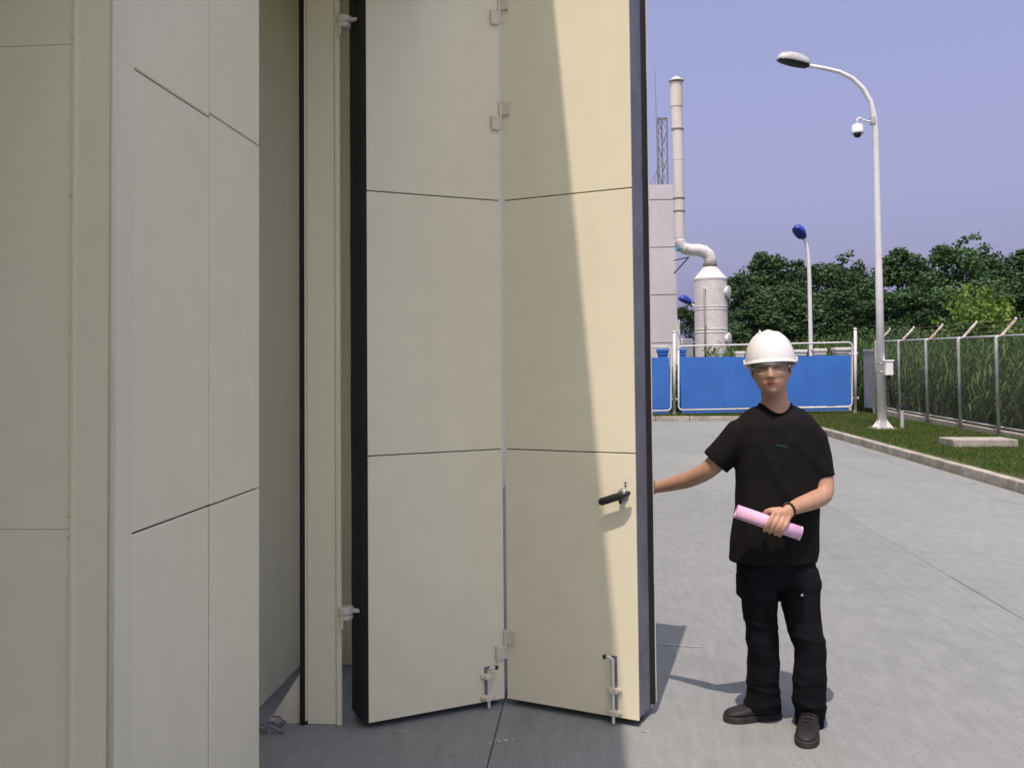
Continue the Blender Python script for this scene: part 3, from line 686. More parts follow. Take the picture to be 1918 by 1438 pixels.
for v in (549, 636):
    d = Vector((.90, -.44, 0)).normalized(); c_ = Vector((TX, TD, tz(v))) + d * tw * .94
    MB().lathe(c_, [(.24, 0), (.24, .12), (.31, .122), (.31, .17), (.27, .19)], 22, d).build('manhole', 'tank', tank, autos=.6)
dn = Vector((-.45, -.9, 0)).normalized(); c_ = Vector((TX, TD, 0)) + dn * (tw + .09)
lv = MB().tube([c_ + Z * -.06, c_ + Z * tz(545)], .045, 8).build('level_pipe', 'band', tank, smooth=True)
for v in (545, 612): MB().tube([c_ + Z * tz(v), c_ + Z * tz(v) - dn * .12], .06, 8).build('pipe_elbow', 'band', lv, smooth=True)
# duct and stack
stack = empty('exhaust_stack', (X_(1268, TD), TD, 0), 'tall thin off-white exhaust stack with conical cap beside the tower', 'chimney')
SX = X_(1272, TD); sr = 9.6 / FPX * TD
pd = [(1330, 497), (1330, 486), (1327, 478), (1319, 471), (1308, 468.5), (1294, 468), (1283, 466), (1276, 461), (1273.5, 453), (1273, 444)]
MB().tube([atY(x, y, TD - .3) for x, y in pd], [.30, .29, .29, .29, .28, .27, .27, .26, .25, .245], 20).build('duct', 'tank', stack, smooth=True)
for (x, y), (x2, y2) in ((pd[1], pd[2]), (pd[3], pd[4]), (pd[4], pd[5]), (pd[6], pd[7])):
    a, b = atY(x, y, TD - .3), atY(x2, y2, TD - .3); MB().lathe(a, [(.292, -.012), (.298, -.01), (.298, .01), (.292, .012)], 20, (b - a)).build('duct_seam', 'stackm', stack)
MB().lathe(atY(1271, 464, TD - .34), [(.18, 0), (.18, .10)], 16, (-1, -.5, .2)).build('flange', 'cyan', stack)
segs = [(1273, 446, 10.2), (1272, 396, 10.2), (1271.5, 372, 10.3), (1270.5, 300, 10.6), (1269, 243, 10.8), (1267, 200, 11.6), (1266.5, 156, 11.8)]
for (x, y, r), (x2, y2, r2) in zip(segs[:-1], segs[1:]):
    MB().tube([atY(x, y + .3, TD - .3), atY(x2, y2 - .3, TD - .3)], [r / FPX * TD, r / FPX * TD * 1.0], 20).build('stack_section', 'stackm', stack, autos=.6)
for (x, y, r) in segs[2:6:2] + segs[1:2]:
    MB().lathe(atY(x, y, TD - .3), [(r / FPX * TD * 1.02, -.03), (r / FPX * TD * 1.08, -.02), (r / FPX * TD * 1.08, .03), (r / FPX * TD * 1.02, .04)], 20).build('stack_band', 'band', stack)
MB().lathe(atY(1266.5, 152, TD - .3), [(.36, -.02), (.37, .0), (.33, .03), (.08, .20), (.02, .22)], 24).build('rain_cap', 'white', stack, autos=.7)
for a in (0, 2.1, 4.2): p = atY(1266.5, 157, TD - .3) + Vector((.22 * math.cos(a), .22 * math.sin(a), 0)); MB().tube([p - Z * .05, p + Z * .12], .02, 6).build('cap_stay', 'band', stack)
b0, b1, b2 = atY(1268, 481, TD - .1), atY(1290, 482, TD - .1), atY(1268, 506, TD - .1)
for q in ((b0, b1), (b2, b1)):
    MB().tube([q[0] + Vector((0, 1.5, 0)), q[1]], .035, 6).build('duct_bracket', 'band', stack)
# lattice mast with whip antenna on the tower roof
MX0, MX1 = X_(1239, TY + .6), X_(1256, TY + .6); mz0, mz1 = Z_(1247, 346, TY + .6), Z_(1247, 220, TY + .6); mw = (MX1 - MX0)
mast = empty('lattice_mast', ((MX0 + MX1) / 2, TY + .8, mz0), 'dark steel lattice mast with whip antenna on the tower roof', 'mast')
legs = [Vector((MX0, TY + .6, 0)), Vector((MX1, TY + .6, 0)), Vector(((MX0 + MX1) / 2, TY + 1.0, 0))]
for p in legs: MB().tube([p + Z * (mz0 - .05), p + Z * mz1], .032, 6).build('mast_leg', 'band', mast)
nb_ = 5; hz_ = (mz1 - mz0) / nb_
for i in range(nb_):
    for a in range(3):
        p, q = legs[a], legs[(a + 1) % 3]
        if i % 2: p, q = q, p
        MB().tube([p + Z * (mz0 + i * hz_), q + Z * (mz0 + (i + 1) * hz_)], .020, 5).build('brace', 'band', mast)
for zt_ in (mz1 - .03,):
    for a in range(3): MB().tube([legs[a] + Z * zt_, legs[(a + 1) % 3] + Z * zt_], .028, 5).build('top_ring', 'band', mast)
wz = Z_(1236, 128, TY + .6); MB().tube([(X_(1237, TY + .6), TY + .6, mz0), (X_(1236, TY + .6), TY + .6, mz1), (X_(1235, TY + .6), TY + .6, wz)], [.022, .018, .010], 6).build('whip_antenna', 'band', mast)
for i, (dx, zt_) in enumerate(((.25, .5), (.5, .3))):
    MB().tube([(MX0 - dx, TY + .6, mz0 - .05), (MX0, TY + .6, mz0 + zt_ + .6)], .015, 5).build('mast_stay', 'band', mast)

# ================================================================== VEGETATION
def crown_mesh(name, seed, nleaf, H, Wd, m, size=(.16, .34), shape='poplar'):
    r = np.random.default_rng(seed); nb = 46
    t = r.uniform(.0, 1, nb) ** 1.1; 
    if shape == 'poplar': wid = Wd * .5 * (np.sin(np.pi * np.clip(t * .80 + .14, 0, 1)) ** .75)
    else: wid = Wd * .5 * np.sqrt(np.clip(1 - (t * 1.05 - .3) ** 2 / .65, .02, 1))
    a = r.uniform(0, 2 * np.pi, nb); rr = wid * np.sqrt(r.uniform(.05, 1, nb))
    C = np.stack([np.cos(a) * rr, np.sin(a) * rr, t * H * .93], 1)
    br = r.uniform(.09, .19, nb) * Wd * (1.05 - .35 * t) + .25
    # a few leader shoots at the top so the outline is ragged
    C = np.concatenate([C, np.stack([r.uniform(-.18, .18, 5) * Wd, r.uniform(-.18, .18, 5) * Wd, H * r.uniform(.88, 1.0, 5)], 1)]); br = np.concatenate([br, r.uniform(.25, .5, 5)])
    idx = r.choice(len(br), nleaf, p=br ** 2 / (br ** 2).sum())
    d = r.normal(size=(nleaf, 3)); d /= np.linalg.norm(d, axis=1)[:, None]; rad = br[idx] * r.uniform(.25, 1.08, nleaf) ** .5
    P = C[idx] + d * rad[:, None] * np.array([1, 1, .92])
    nrm = d * .6 + r.normal(size=(nleaf, 3)) * .55 + np.array([0, 0, .25]); nrm /= np.linalg.norm(nrm, axis=1)[:, None]
    u = np.cross(nrm, r.normal(size=(nleaf, 3))); u /= np.linalg.norm(u, axis=1)[:, None]; v = np.cross(nrm, u)
    sz = r.uniform(*size, nleaf)[:, None]
    V = np.stack([P - u * sz * .5, P + v * sz * .38 - u * sz * .05, P + u * sz * .55, P - v * sz * .38 - u * sz * .05], 1)
    return V, C, br
def make_tree(name, seed, H, Wd, m, nleaf, size, shape, label, cat='tree'):
    e = bpy.data.objects.new(name, None); COL.objects.link(e); e['_local'] = 1
    V, Cn, br = crown_mesh('crown', seed, nleaf, H * .90, Wd, m, size, shape); V[..., 2] += H * .08
    npmesh('crown', V, 4, m, e)
    rr = random.Random(seed); mb = MB()
    mb.tube([(0, 0, -.2), (.05, .03, H * .3), (-.04, .05, H * .6), (.02, 0, H * .9)], [H * .017, H * .013, H * .009, H * .003], 8)
    for k in range(9):
        c = Cn[rr.randrange(len(Cn))]; z_ = H * rr.uniform(.2, .6); mb.tube([(0, 0, z_), (c[0] * .5, c[1] * .5, (z_ + c[2] + H * .08) / 2 + .1), (c[0], c[1], c[2] + H * .08)], [H * .006, H * .004, H * .002], 5)
    mb.build('trunk', 'bark', e, smooth=True)
    return e
protos = [make_tree('poplar_tree', 10 + k, 10, 4.6 + .4 * (k % 3), 'leaf', 13000, (.12, .29), 'poplar', '') for k in range(4)]
for p in protos: p.location = (0, -500, 0)
TL = [  # px, top y, depth, width scale, label
    (1438, 481, 70, 1.12, 'dark green tree rising left of the helmet, tallest near the tank'),
    (1500, 500, 74, 1.00, 'dark green tree behind the blue-headed lamp post'),
    (1566, 489, 71, .95, 'pointed dark green tree midway between the two lamp posts'),
    (1606, 514, 76, .95, 'lower dark green tree just left of the tall lamp post'),
    (1682, 474, 70, 1.05, 'dark green tree just right of the tall lamp post'),
    (1738, 500, 75, .95, 'dark green tree left of the tallest tree in the row'),
    (1796, 456, 68, 1.05, 'tallest dark green tree of the row, right of the tall lamp'),
    (1858, 490, 73, .95, 'dark green tree right of the tallest tree, above the bright bush'),
    (1908, 474, 69, 1.1, 'dark green tree cut by the right edge of the photo'),
    (1392, 528, 66, .85, 'low dark green tree just right of the white tank'),
    (1290, 574, 72, .55, 'small thin tree showing left of the white tank'),
    (1466, 545, 61, .9, 'lower front tree right of the helmet top in the row'),
    (1535, 548, 62, .9, 'lower front tree right of the blue-headed lamp post'),
    (1640, 540, 60, .9, 'lower front tree directly behind the tall lamp post'),
    (1712, 545, 61, .9, 'lower front tree below the row, right of the tall lamp'),
    (1772, 548, 62, .85, 'lower front tree left of the bright green bush'),
    (1412, 560, 59, .85, 'lower front tree beside the tank under the left tall tree'),
    (1590, 556, 58, .85, 'lower front tree left of the tall lamp post'),
    (1895, 548, 60, .95, 'lower front tree right of the bright green bush'),
    (1840, 536, 64, .9, 'lower front tree behind the bright green bush'),
]
used = set()
for i, (px, ty, dp, ws, lb) in enumerate(TL):
    k = i % 4; src = protos[k]
    t_ = atY(px, ty, dp); hh = t_.z + .06
    o = src if k not in used else copy_tree(src); used.add(k)
    o.location = (t_.x, t_.y, -.06); s_ = hh / 9.35; o.scale = (ws * 1.25, ws * 1.25, s_); o.rotation_euler = (0, 0, i * 1.7)
    tag(o, lb, 'tree', 'trees in the row beyond the fence')
bs = make_tree('willow_bush', 77, 4.6, 3.6, 'leafbright', 6500, (.10, .24), 'bush', ''); t_ = atY(1828, 548, 40)
bs.location = (t_.x, t_.y, -.06); bs.scale = (1, 1, (t_.z + .06) / 4.3); tag(bs, 'bright yellow-green willow bush behind the right part of the fence', 'bush')

# reeds and weeds, a mass
def reeds(N, xr, yr, hr, seed, nl=5, keep=None, lw=.035):
    r = np.random.default_rng(seed); x = r.uniform(*xr, N); y = r.uniform(*yr, N)
    if keep is not None:
        k = keep(x, y); x, y = x[k], y[k]
    N = len(x); h = r.uniform(*hr, N); out = []
    hx = np.array([noise.noise(Vector((a * .35, b * .35, seed))) for a, b in zip(x, y)]); h = h * (1 + .35 * hx)
    # stem
    lx, ly = r.normal(0, .10, N) * h, r.normal(0, .10, N) * h
    z0 = np.full(N, -.06)
    def q(p0, p1, wv): return np.stack([p0 - wv, p0 + wv, p1 + wv * .5, p1 - wv * .5], 1)
    a = r.uniform(0, np.pi, N); wv = np.stack([np.cos(a) * .008, np.sin(a) * .008, 0 * a], 1)
    P0 = np.stack([x, y, z0], 1); P1 = np.stack([x + lx, y + ly, h], 1); out.append(q(P0, P1, wv))
    for k in range(nl):
        t = r.uniform(.12, .98, N)[:, None]; b = P0 + (P1 - P0) * t; a = r.uniform(0, 2 * np.pi, N); L = r.uniform(.25, .6, N)
        d = np.stack([np.cos(a), np.sin(a), 0 * a], 1); wv = np.stack([-np.sin(a), np.cos(a), 0 * a], 1) * (lw * .5)
        m_ = b + d * (L * .5)[:, None] + np.array([0, 0, 1]) * (L * r.uniform(.2, .7, N))[:, None]; e_ = b + d * L[:, None] + np.array([0, 0, 1]) * (L * r.uniform(-.4, .6, N))[:, None]
        out.append(np.stack([b - wv * .5, b + wv * .5, m_ + wv, m_ - wv], 1)); out.append(np.stack([m_ - wv, m_ + wv, e_ + wv * .1, e_ - wv * .1], 1))
    return np.concatenate(out)
V = reeds(8500, (FX + .5, FX + 9), (13, 40), (1.3, 2.4), 5, 7, keep=lambda x, y: x < FX + 2.5 + (y - 8) * .25, lw=.04)
o = npmesh('weeds', V, 4, 'weed'); tag(o, 'dense dark tall weeds growing behind the chain-link fence', 'weeds', kind='stuff')
V = reeds(900, (FX + .5, FX + 8), (13, 38), (1.7, 2.6), 15, 4, keep=lambda x, y: x < FX + 2.5 + (y - 8) * .25, lw=.028)
o = npmesh('reeds', V, 4, 'reed'); tag(o, 'pale reed stems standing among the weeds behind the fence', 'reeds', kind='stuff')
V = reeds(5200, (6.5, 26), (46, 56), (1.5, 2.8), 6, 5, lw=.06)
o = npmesh('reed_belt', V, 4, 'reed'); tag(o, 'belt of yellow-green reeds below the row of trees', 'reeds', kind='stuff')
V = reeds(1600, (1.5, 5), (31, 33), (.7, 1.5), 8, 6, lw=.06)
V = np.concatenate([V, reeds(2500, (5, 22), (38, 45), (1.2, 2.4), 9, 6, lw=.07)])
o = npmesh('scrub', V, 4, 'weed'); tag(o, 'low green scrub just behind the blue gate', 'scrub', kind='stuff')

# ================================================================== THE MAN
PD = 4.2                                     # his distance from the camera
def mp(px, py, off=0.): return atY(px, py, PD + off)
def px2m(n, off=0.): return n / FPX * (PD + off)
def ring(c, hw, hd, n=28, ex=2.3, tilt=0., ax=None, ay=None):
    ax = ax or R0; ay = ay or B0; out = []
    for k in range(n):
        a = 2 * math.pi * k / n; ca, sa = math.cos(a), math.sin(a)
        x = hw * math.copysign(abs(ca) ** (2 / ex), ca); y = hd * math.copysign(abs(sa) ** (2 / ex), sa)
        out.append(c + ax * x + ay * y + Z * (tilt * y))
    return out
def limb(mb, pts, rads, n=16, flat=1., fd=None, sub=4):
    """smooth tapered limb through pts (Catmull-Rom)"""
    P = [Vector(p) for p in pts]; Q = []; Rr = []
    for i in range(len(P) - 1):
        p0, p1, p2, p3 = P[max(i - 1, 0)], P[i], P[i + 1], P[min(i + 2, len(P) - 1)]
        for s_ in range(sub):
            t = s_ / sub; Q.append(.5 * ((2 * p1) + (p2 - p0) * t + (2 * p0 - 5 * p1 + 4 * p2 - p3) * t * t + (3 * p1 - p0 - 3 * p2 + p3) * t ** 3)); Rr.append(rads[i] * (1 - t) + rads[i + 1] * t)
    Q.append(P[-1]); Rr.append(rads[-1])
    mb.tube(Q, Rr, n, True, flat, fd); mb.ell(P[0], rads[0], rads[0], rads[0], 12, 8); mb.ell(P[-1], rads[-1], rads[-1], rads[-1], 12, 8)
    return mb
def fuse(mb, name, m, parent, vox, smooth=3, fac=.5):
    me = bpy.data.meshes.new(name); me.from_pydata([tuple(v) for v in mb.v], [], mb.f); me.update()
    o = bpy.data.objects.new(name, me); COL.objects.link(o)
    r = o.modifiers.new('r', 'REMESH'); r.mode = 'VOXEL'; r.voxel_size = vox; r.adaptivity = 0
    if smooth:
        sm = o.modifiers.new('s', 'SMOOTH'); sm.iterations = smooth; sm.factor = fac
    dg = bpy.context.evaluated_depsgraph_get(); ev = o.evaluated_get(dg)
    me2 = bpy.data.meshes.new_from_object(ev); o.modifiers.clear(); o.data = me2; bpy.data.meshes.remove(me)
    me2.name = name
    me2.polygons.foreach_set('use_smooth', [True] * len(me2.polygons)); me2.materials.clear(); me2.materials.append(M[m])
    if parent is not None: o.parent = parent
    return o
def wrinkle(o, fn):
    me = o.data; n = len(me.vertices); co = np.zeros(n * 3, np.float32); me.vertices.foreach_get('co', co); nr = np.zeros(n * 3, np.float32); me.vertices.foreach_get('normal', nr)
    co = co.reshape(-1, 3); nr = nr.reshape(-1, 3); d = np.array([fn(Vector(c)) for c in co], np.float32)
    me.vertices.foreach_set('co', (co + nr * d[:, None]).reshape(-1)); me.update()

# ---- head frame
psi = math.radians(17)
hf = (-B0 * math.cos(psi) - R0 * math.sin(psi)); hr_ = (R0 * math.cos(psi) - B0 * math.sin(psi)); hu = Z.copy()
rollq = Quaternion(hf, math.radians(3.5)); hr_ = rollq @ hr_; hu = rollq @ hu
tiltq = Quaternion(hr_, math.radians(-2)); hf = tiltq @ hf; hu = tiltq @ hu
if hr_.z > 0: pass
HC = mp(1444, 692, -.02)
def HP(x, y, z): return HC + hr_ * x + hf * y + hu * z
def gs(v, c, s): return math.exp(-((v - c) / s) ** 2)
def sst(a, b, v): t = min(max((v - a) / (b - a), 0), 1); return t * t * (3 - 2 * t)
def face(x, y, z):
    az, ay = .118, .098
    zf = z / az
    e_ = math.sqrt(max(1 - zf * zf, 1e-4))
    if zf < 0:
        x *= (1 - .25 * (-zf) ** 2.0) * math.sqrt(max(1 - (-zf) ** 3, 1e-3)) / e_ if zf > -.985 else 1
        if y > 0: y *= math.sqrt(max(1 - (-zf) ** 9, 1e-3)) / e_ if zf > -.985 else 2.0
    if zf < -.15 and y < 0: y *= 1 - .35 * sst(.15, .9, -zf)
    Fm = sst(.25, .85, y / ay) if y > 0 else 0
    if y > 0: y *= 1.075 - .03 * (1 - abs(x) / .08)
    d = 0
    d += .0045 * gs(z, .030, .010) * gs(abs(x), .030, .024)                     # brow
    d -= .0120 * gs(z, .006, .013) * gs(abs(x), .031, .016)                     # eye socket
    d += .0050 * gs(z, .006, .0055) * gs(abs(x), .031, .012)                    # lids
    nw = .0085 + .006 * sst(.02, -.035, z)
    d += (.006 + .0205 * sst(.025, -.034, z)) * gs(x, 0, nw) * sst(-.047, -.036, z) * sst(.032, .012, z)   # nose
    d += .0065 * gs(z, -.034, .007) * gs(abs(x), .0125, .006)                   # nostril wings
    d += .004 * gs(z, -.022, .018) * gs(abs(x), .046, .018)                     # cheekbone
    d += .0045 * gs(z, -.0600, .0050) * gs(x, 0, .025)                          # upper lip
    d += .0050 * gs(z, -.0705, .0055) * gs(x, 0, .022)                          # lower lip
    d -= .0035 * gs(z, -.0655, .0025) * gs(x, 0, .024)
    d -= .0040 * gs(z, -.082, .006) * gs(x, 0, .022)
    d += .0060 * gs(z, -.100, .011) * gs(x, 0, .020)                            # chin
    return x, y + d * Fm, z
def head_rings(nu=72, nv=64, sc=1.):
    rings = []
    for i in range(nv + 1):
        t = math.pi * i / nv; st = max(math.sin(t), .004); r = []
        for k in range(nu):
            a = 2 * math.pi * k / nu
            r.append(HP(*face(.0785 * sc * st * math.cos(a), .098 * sc * st * math.sin(a), -.118 * sc * math.cos(t))))
        rings.append(r)
    return rings
body = MB(); body.loft(head_rings())
for s_ in (-1, 1): body.ell(HP(.0795 * s_, -.012, -.006), .012, .018, .031, 12, 8, Matrix((hr_, hf, hu)).transposed())
# neck and the skin inside the neckline
NB = mp(1453, 754, .015)
colr = []
for k in range(40):
    a = 2 * math.pi * k / 40; x = .070 * math.cos(a); y = .070 * math.sin(a)   # y>0 away from camera
    zc = -.012 - .043 * max(0, -math.sin(a)) ** 2.4 - .010 * max(0, math.sin(a))
    colr.append(NB + R0 * x + B0 * (y + .01) + Z * zc)
cen = sum(colr, Vector()) / 40
def scl(rg, s, dz): return [cen + (p - cen) * s + Z * dz for p in rg]
nk = []
for t, c, hw, hd in ((0, mp(1449, 726, .045), .057, .052), (.5, mp(1450, 740, .042), .058, .054)):
    nk.append([c + R0 * hw * math.cos(2 * math.pi * k / 40) + B0 * hd * math.sin(2 * math.pi * k / 40) for k in range(40)])
c3 = mp(1452, 750, .026); nk.append([c3 + R0 * .060 * math.cos(2 * math.pi * k / 40) + B0 * .058 * math.sin(2 * math.pi * k / 40) + Z * (-.022 * max(0, -math.sin(2 * math.pi * k / 40))) for k in range(40)]); nk.append(scl(colr, .90, .016))
nk.append(scl(colr, .985, .007)); nk.append(scl(colr, .96, -.03))
body.loft(nk)
# hidden trunk and legs so the body is one figure
body.loft([ring(mp(1452, y, 0), px2m(w_), d_) for y, w_, d_ in ((802, 36, .05), (830, 58, .075), (860, 64, .09), (950, 66, .095), (1040, 60, .09), (1066, 50, .07))])
limb(body, [mp(1418, 1075, .0), mp(1424, 1190, .02), mp(1430, 1310, .09)], [.075, .055, .042]); limb(body, [mp(1495, 1075, 0), mp(1510, 1200, -.04), mp(1517, 1335, .02)], [.075, .055, .042])
# his right arm, reaching behind the door edge
wr = mp(1230, 913, .275)
limb(body, [mp(1404, 812, .0), mp(1362, 845, .02), mp(1327, 879, .05), mp(1290, 897, .14), mp(1258, 906, .215), wr], [.044, .045, .041, .039, .033, .026], 18)
dr = (mp(1200, 917, .345) - wr).normalized(); sdv = Z; nv_ = dr.cross(sdv).normalized()
hc = wr + dr * .05
body.loft([[wr + dr * t + Z * (h_ * math.cos(2 * math.pi * k / 14)) + nv_ * (w_ * math.sin(2 * math.pi * k / 14)) for k in range(14)] for t, h_, w_ in ((0, .026, .019), (.03, .034, .018), (.07, .042, .015), (.095, .040, .012))])
for k, (zo, L) in enumerate(((.031, .070), (.011, .078), (-.010, .072), (-.030, .058))):
    b_ = wr + dr * .09 + Z * zo; curl = nv_ * (-.012 if nv_.y > 0 else .012)
    limb(body, [b_, b_ + dr * L * .5 + curl * .3, b_ + dr * L * .8 + curl, b_ + dr * L + curl * 1.7], [.009, .0085, .008, .007], 10)
limb(body, [wr + dr * .02 + Z * .02, wr + dr * .045 + Z * .055, wr + dr * .075 + Z * .072], [.013, .011, .0085], 10)
# his left arm across the belly
wl = mp(1477, 955, -.21)
limb(body, [mp(1512, 820, 0), mp(1536, 862, -.01), mp(1544, 920, -.055), mp(1524, 936, -.11), mp(1498, 946, -.165), wl], [.040, .044, .041, .040, .034, .0255], 18)
# rolled paper axis
E0 = mp(1378.5, 957.5, -.195); E1 = mp(1499.5, 999, -.235); RR = .0315
ra = (E1 - E0).normalized()
def onroll(f, ang, r):                 # ang 0 = up, 90 = towards camera, 180 = under
    c = E0.lerp(E1, f); u_ = (Z - ra * Z.dot(ra)).normalized(); v_ = u_.cross(ra); v_ = v_ if v_.dot(B0) < 0 else -v_
    return c + u_ * (r * math.cos(math.radians(ang))) + v_ * (r * math.sin(math.radians(ang)))
fr = (.525, .605, .685, .755)
kn = [onroll(f, 22 - 3 * i, RR + .017) for i, f in enumerate(fr)]
for i, f in enumerate(fr):
    lean = -.045
    q = [kn[i], onroll(f + lean * .5, 62, RR + .0115), onroll(f + lean, 98, RR + .0095), onroll(f + lean * 1.1, 140, RR + .008), onroll(f + lean * 1.0, 172 - 6 * i, RR + .0075)]
    limb(body, q, [.0105, .0098, .0092, .0085, .0075], 10)
kc_ = sum(kn, Vector()) / 4; side = (kn[3] - kn[0]).normalized(); fd_ = (kc_ - wl).normalized(); nn_ = side.cross(fd_).normalized()
if nn_.dot(B0) > 0: nn_ = -nn_
body.loft([[c + side * (w_ * math.cos(2 * math.pi * k / 16)) + nn_ * (h_ * math.sin(2 * math.pi * k / 16)) for k in range(16)] for c, w_, h_ in
           ((wl - fd_ * .01, .024, .020), (wl.lerp(kc_, .35) + nn_ * .004, .036, .019), (wl.lerp(kc_, .7) + nn_ * .003, .042, .017), (kc_ + fd_ * .004, .042, .012))])
for i in range(4): body.ell(kn[i] + nn_ * .002, .0118, .0118, .0118, 10, 8)
limb(body, [wl.lerp(kc_, .3) - side * .03, onroll(.46, -5, RR + .016), onroll(.43, -55, RR + .011), onroll(.44, -95, RR + .010)], [.0145, .0125, .0105, .009], 10)
man = fuse(body, 'person', 'skin', None, .0042, 2, .4)
tag(man, 'man in white hard hat, safety glasses, black T-shirt and black work trousers holding the door', 'person')
# lip and brow tint
me = man.data; att = me.color_attributes.new('tint', 'FLOAT_COLOR', 'POINT')
co = np.zeros(len(me.vertices) * 3, np.float32); me.vertices.foreach_get('co', co); co = co.reshape(-1, 3)
d = co - np.array(HC); lx = d @ np.array(hr_); ly = d @ np.array(hf); lz = d @ np.array(hu)
fr_ = (ly > .05) & (abs(lz) < .13)
lip = np.exp(-((lz + .0652 + .05 * abs(lx)) / .0075) ** 4) * np.exp(-(lx / .026) ** 4) * fr_
brow = np.exp(-((lz - .0265 + .12 * np.maximum(abs(lx) - .035, 0)) / .0045) ** 2) * np.exp(-((abs(lx) - .032) / .020) ** 4) * fr_ * .8
line = np.exp(-((lz + .0657 + .03 * abs(lx)) / .0022) ** 2) * np.exp(-(lx / .028) ** 4) * fr_ * .7
nost = np.exp(-((lz + .0415) / .0035) ** 2) * np.exp(-((abs(lx) - .0075) / .004) ** 2) * fr_ * .7
eye = np.exp(-((lz - .0055) / .0042) ** 4) * np.exp(-((abs(lx) - .031) / .0125) ** 4) * fr_ * .9
cols = np.zeros((len(me.vertices), 4), np.float32); cols[:, 0] = lip; cols[:, 1] = np.clip(brow + line + nost + eye, 0, 1); cols[:, 3] = 1
att.data.foreach_set('color', cols.reshape(-1))
# hair
hv = head_rings(48, 40, 1.05); hb_ = MB(); n = 48
okv = {}
for i, r in enumerate(hv):
    for k, p in enumerate(r):
        dd = p - HC; x_, y_, z_ = dd.dot(hr_), dd.dot(hf), dd.dot(hu)
        okv[(i, k)] = (z_ > .046 and y_ < .02) or (y_ < -.030 and z_ > -.060) or (y_ < .046 and z_ > .002 and abs(x_) > .045) or (y_ < .030 and abs(x_) > .055 and z_ > -.028)
hb_.v = [p for r in hv for p in r]
for i in range(len(hv) - 1):
    for k in range(n):
        q = [(i, k), (i, (k + 1) % n), (i + 1, (k + 1) % n), (i + 1, k)]
        if all(okv[a] for a in q): hb_.f.append(tuple(a * n + b for a, b in q))
ho = hb_.build('hair', 'hair', man, smooth=True); sm = ho.modifiers.new('s', 'SOLIDIFY'); sm.thickness = .006; sm.offset = 1
# hard hat
hz = .034; rows = []; HT = math.radians(5.5)
def HH(x, y, z): return HP(x, y * math.cos(HT) - (z - hz) * math.sin(HT), hz + y * math.sin(HT) + (z - hz) * math.cos(HT))
hh = MB(); NU = 56
for i in range(17):
    al = math.pi / 2 * i / 16; cr = max(math.cos(al), .0) ** .80; sz_ = math.sin(al) ** 1.0; r = []
    for k in range(NU):
        a = 2 * math.pi * k / NU; x_ = .1085 * cr * math.cos(a); y_ = .119 * cr * math.sin(a); z_ = hz + .004 + .136 * sz_
        y_ -= .008; rid = .0065 * gs(x_, 0, .016) * sst(.25, .75, sz_) + .003 * gs(abs(x_), .045, .010) * sst(.35, .75, sz_)
        r.append(HH(x_ * (1 + .0), y_ - .004, z_ + rid))
    rows.append(r)
br_ = []
for sc_, dz_ in ((1.0, 0.0), (1.045, -.005), (1.055, -.010), (1.045, -.0125), (.965, -.004)):
    r = []
    for k in range(NU):
        a = 2 * math.pi * k / NU; fro = max(0, math.sin(a)) ** 2.2
        x_ = .1085 * sc_ * math.cos(a); y_ = .119 * sc_ * math.sin(a) + (.004 * fro if sc_ > 1 else .0) - .008
        zz_ = hz + dz_ - (.004 * fro if sc_ > 1 else 0) - .012 * max(0, -math.sin(a))
        r.append(HH(x_, y_ - .004, zz_))
    br_.append(r)
inner_ = [[HH(.1085 * .955 * c * math.cos(2 * math.pi * k / NU), .119 * .955 * c * math.sin(2 * math.pi * k / NU) - .012, hz + z_) for k in range(NU)] for c, z_ in ((1, .004), (.9, .07), (.6, .115), (.02, .128))]
hh.loft(list(reversed(inner_)) + list(reversed(br_)) + rows)
hat = hh.build('hard_hat', 'helmet', man, autos=.9); hat['label'] = 'white plastic hard hat with short peak'
MB().ell(HH(-.034, .045, hz + .124), .006, .006, .017, 10, 8).build('hat_knob', 'helmet', hat, smooth=True)
for s_ in (-1, 1): MB().obox(HH(.113 * s_ - .004, -.02, hz - .004), hr_ * .010, hf * .04, hu * .022).build('hat_slot', 'helmet', hat, bevel=.003)
MB().tube([HP(.079 * math.cos(a), .101 * math.sin(a) - .002, hz - .002 + .004) for a in [math.radians(t) for t in range(-60, 241, 12)]], .008, 8, flat=1.6).build('headband', 'dark', hat, smooth=True)
# safety glasses
def lensp(a, z_, r=0.): return HP((.080 + r) * math.sin(a), (.118 + r) * math.cos(a) - .004, z_)
lv_, lf_ = [], []
NA = 36
for i in range(NA + 1):
    a = math.radians(-72 + 144 * i / NA); ab = abs(a)
    top = .0215 - .004 * (ab / 1.25) ** 2; bot = -.019 + .012 * math.exp(-(ab / .16) ** 2) + .010 * sst(.8, 1.25, ab)
    for q in range(4): lv_.append(lensp(a, bot + (top - bot) * q / 3))
for i in range(NA):
    for q in range(3): b = i * 4 + q; lf_.append((b, b + 4, b + 5, b + 1))
gl = newobj('safety_glasses', lv_, lf_, 'lens', man, True); sm = gl.modifiers.new('s', 'SOLIDIFY'); sm.thickness = .0022
gl['label'] = 'clear wraparound safety glasses'
MB().tube([lensp(math.radians(t), .0215 - .004 * (abs(math.radians(t)) / 1.25) ** 2, .001) for t in range(-72, 73, 8)], .0021, 6).build('brow_bar', 'grey', gl, smooth=True)
MB().tube([lensp(math.radians(t), -.019 + .012 * math.exp(-(abs(math.radians(t)) / .16) ** 2) + .010 * sst(.8, 1.25, abs(math.radians(t))), .001) for t in range(-66, 67, 6)], .0011, 6).build('lens_rim', 'grey', gl, smooth=True)
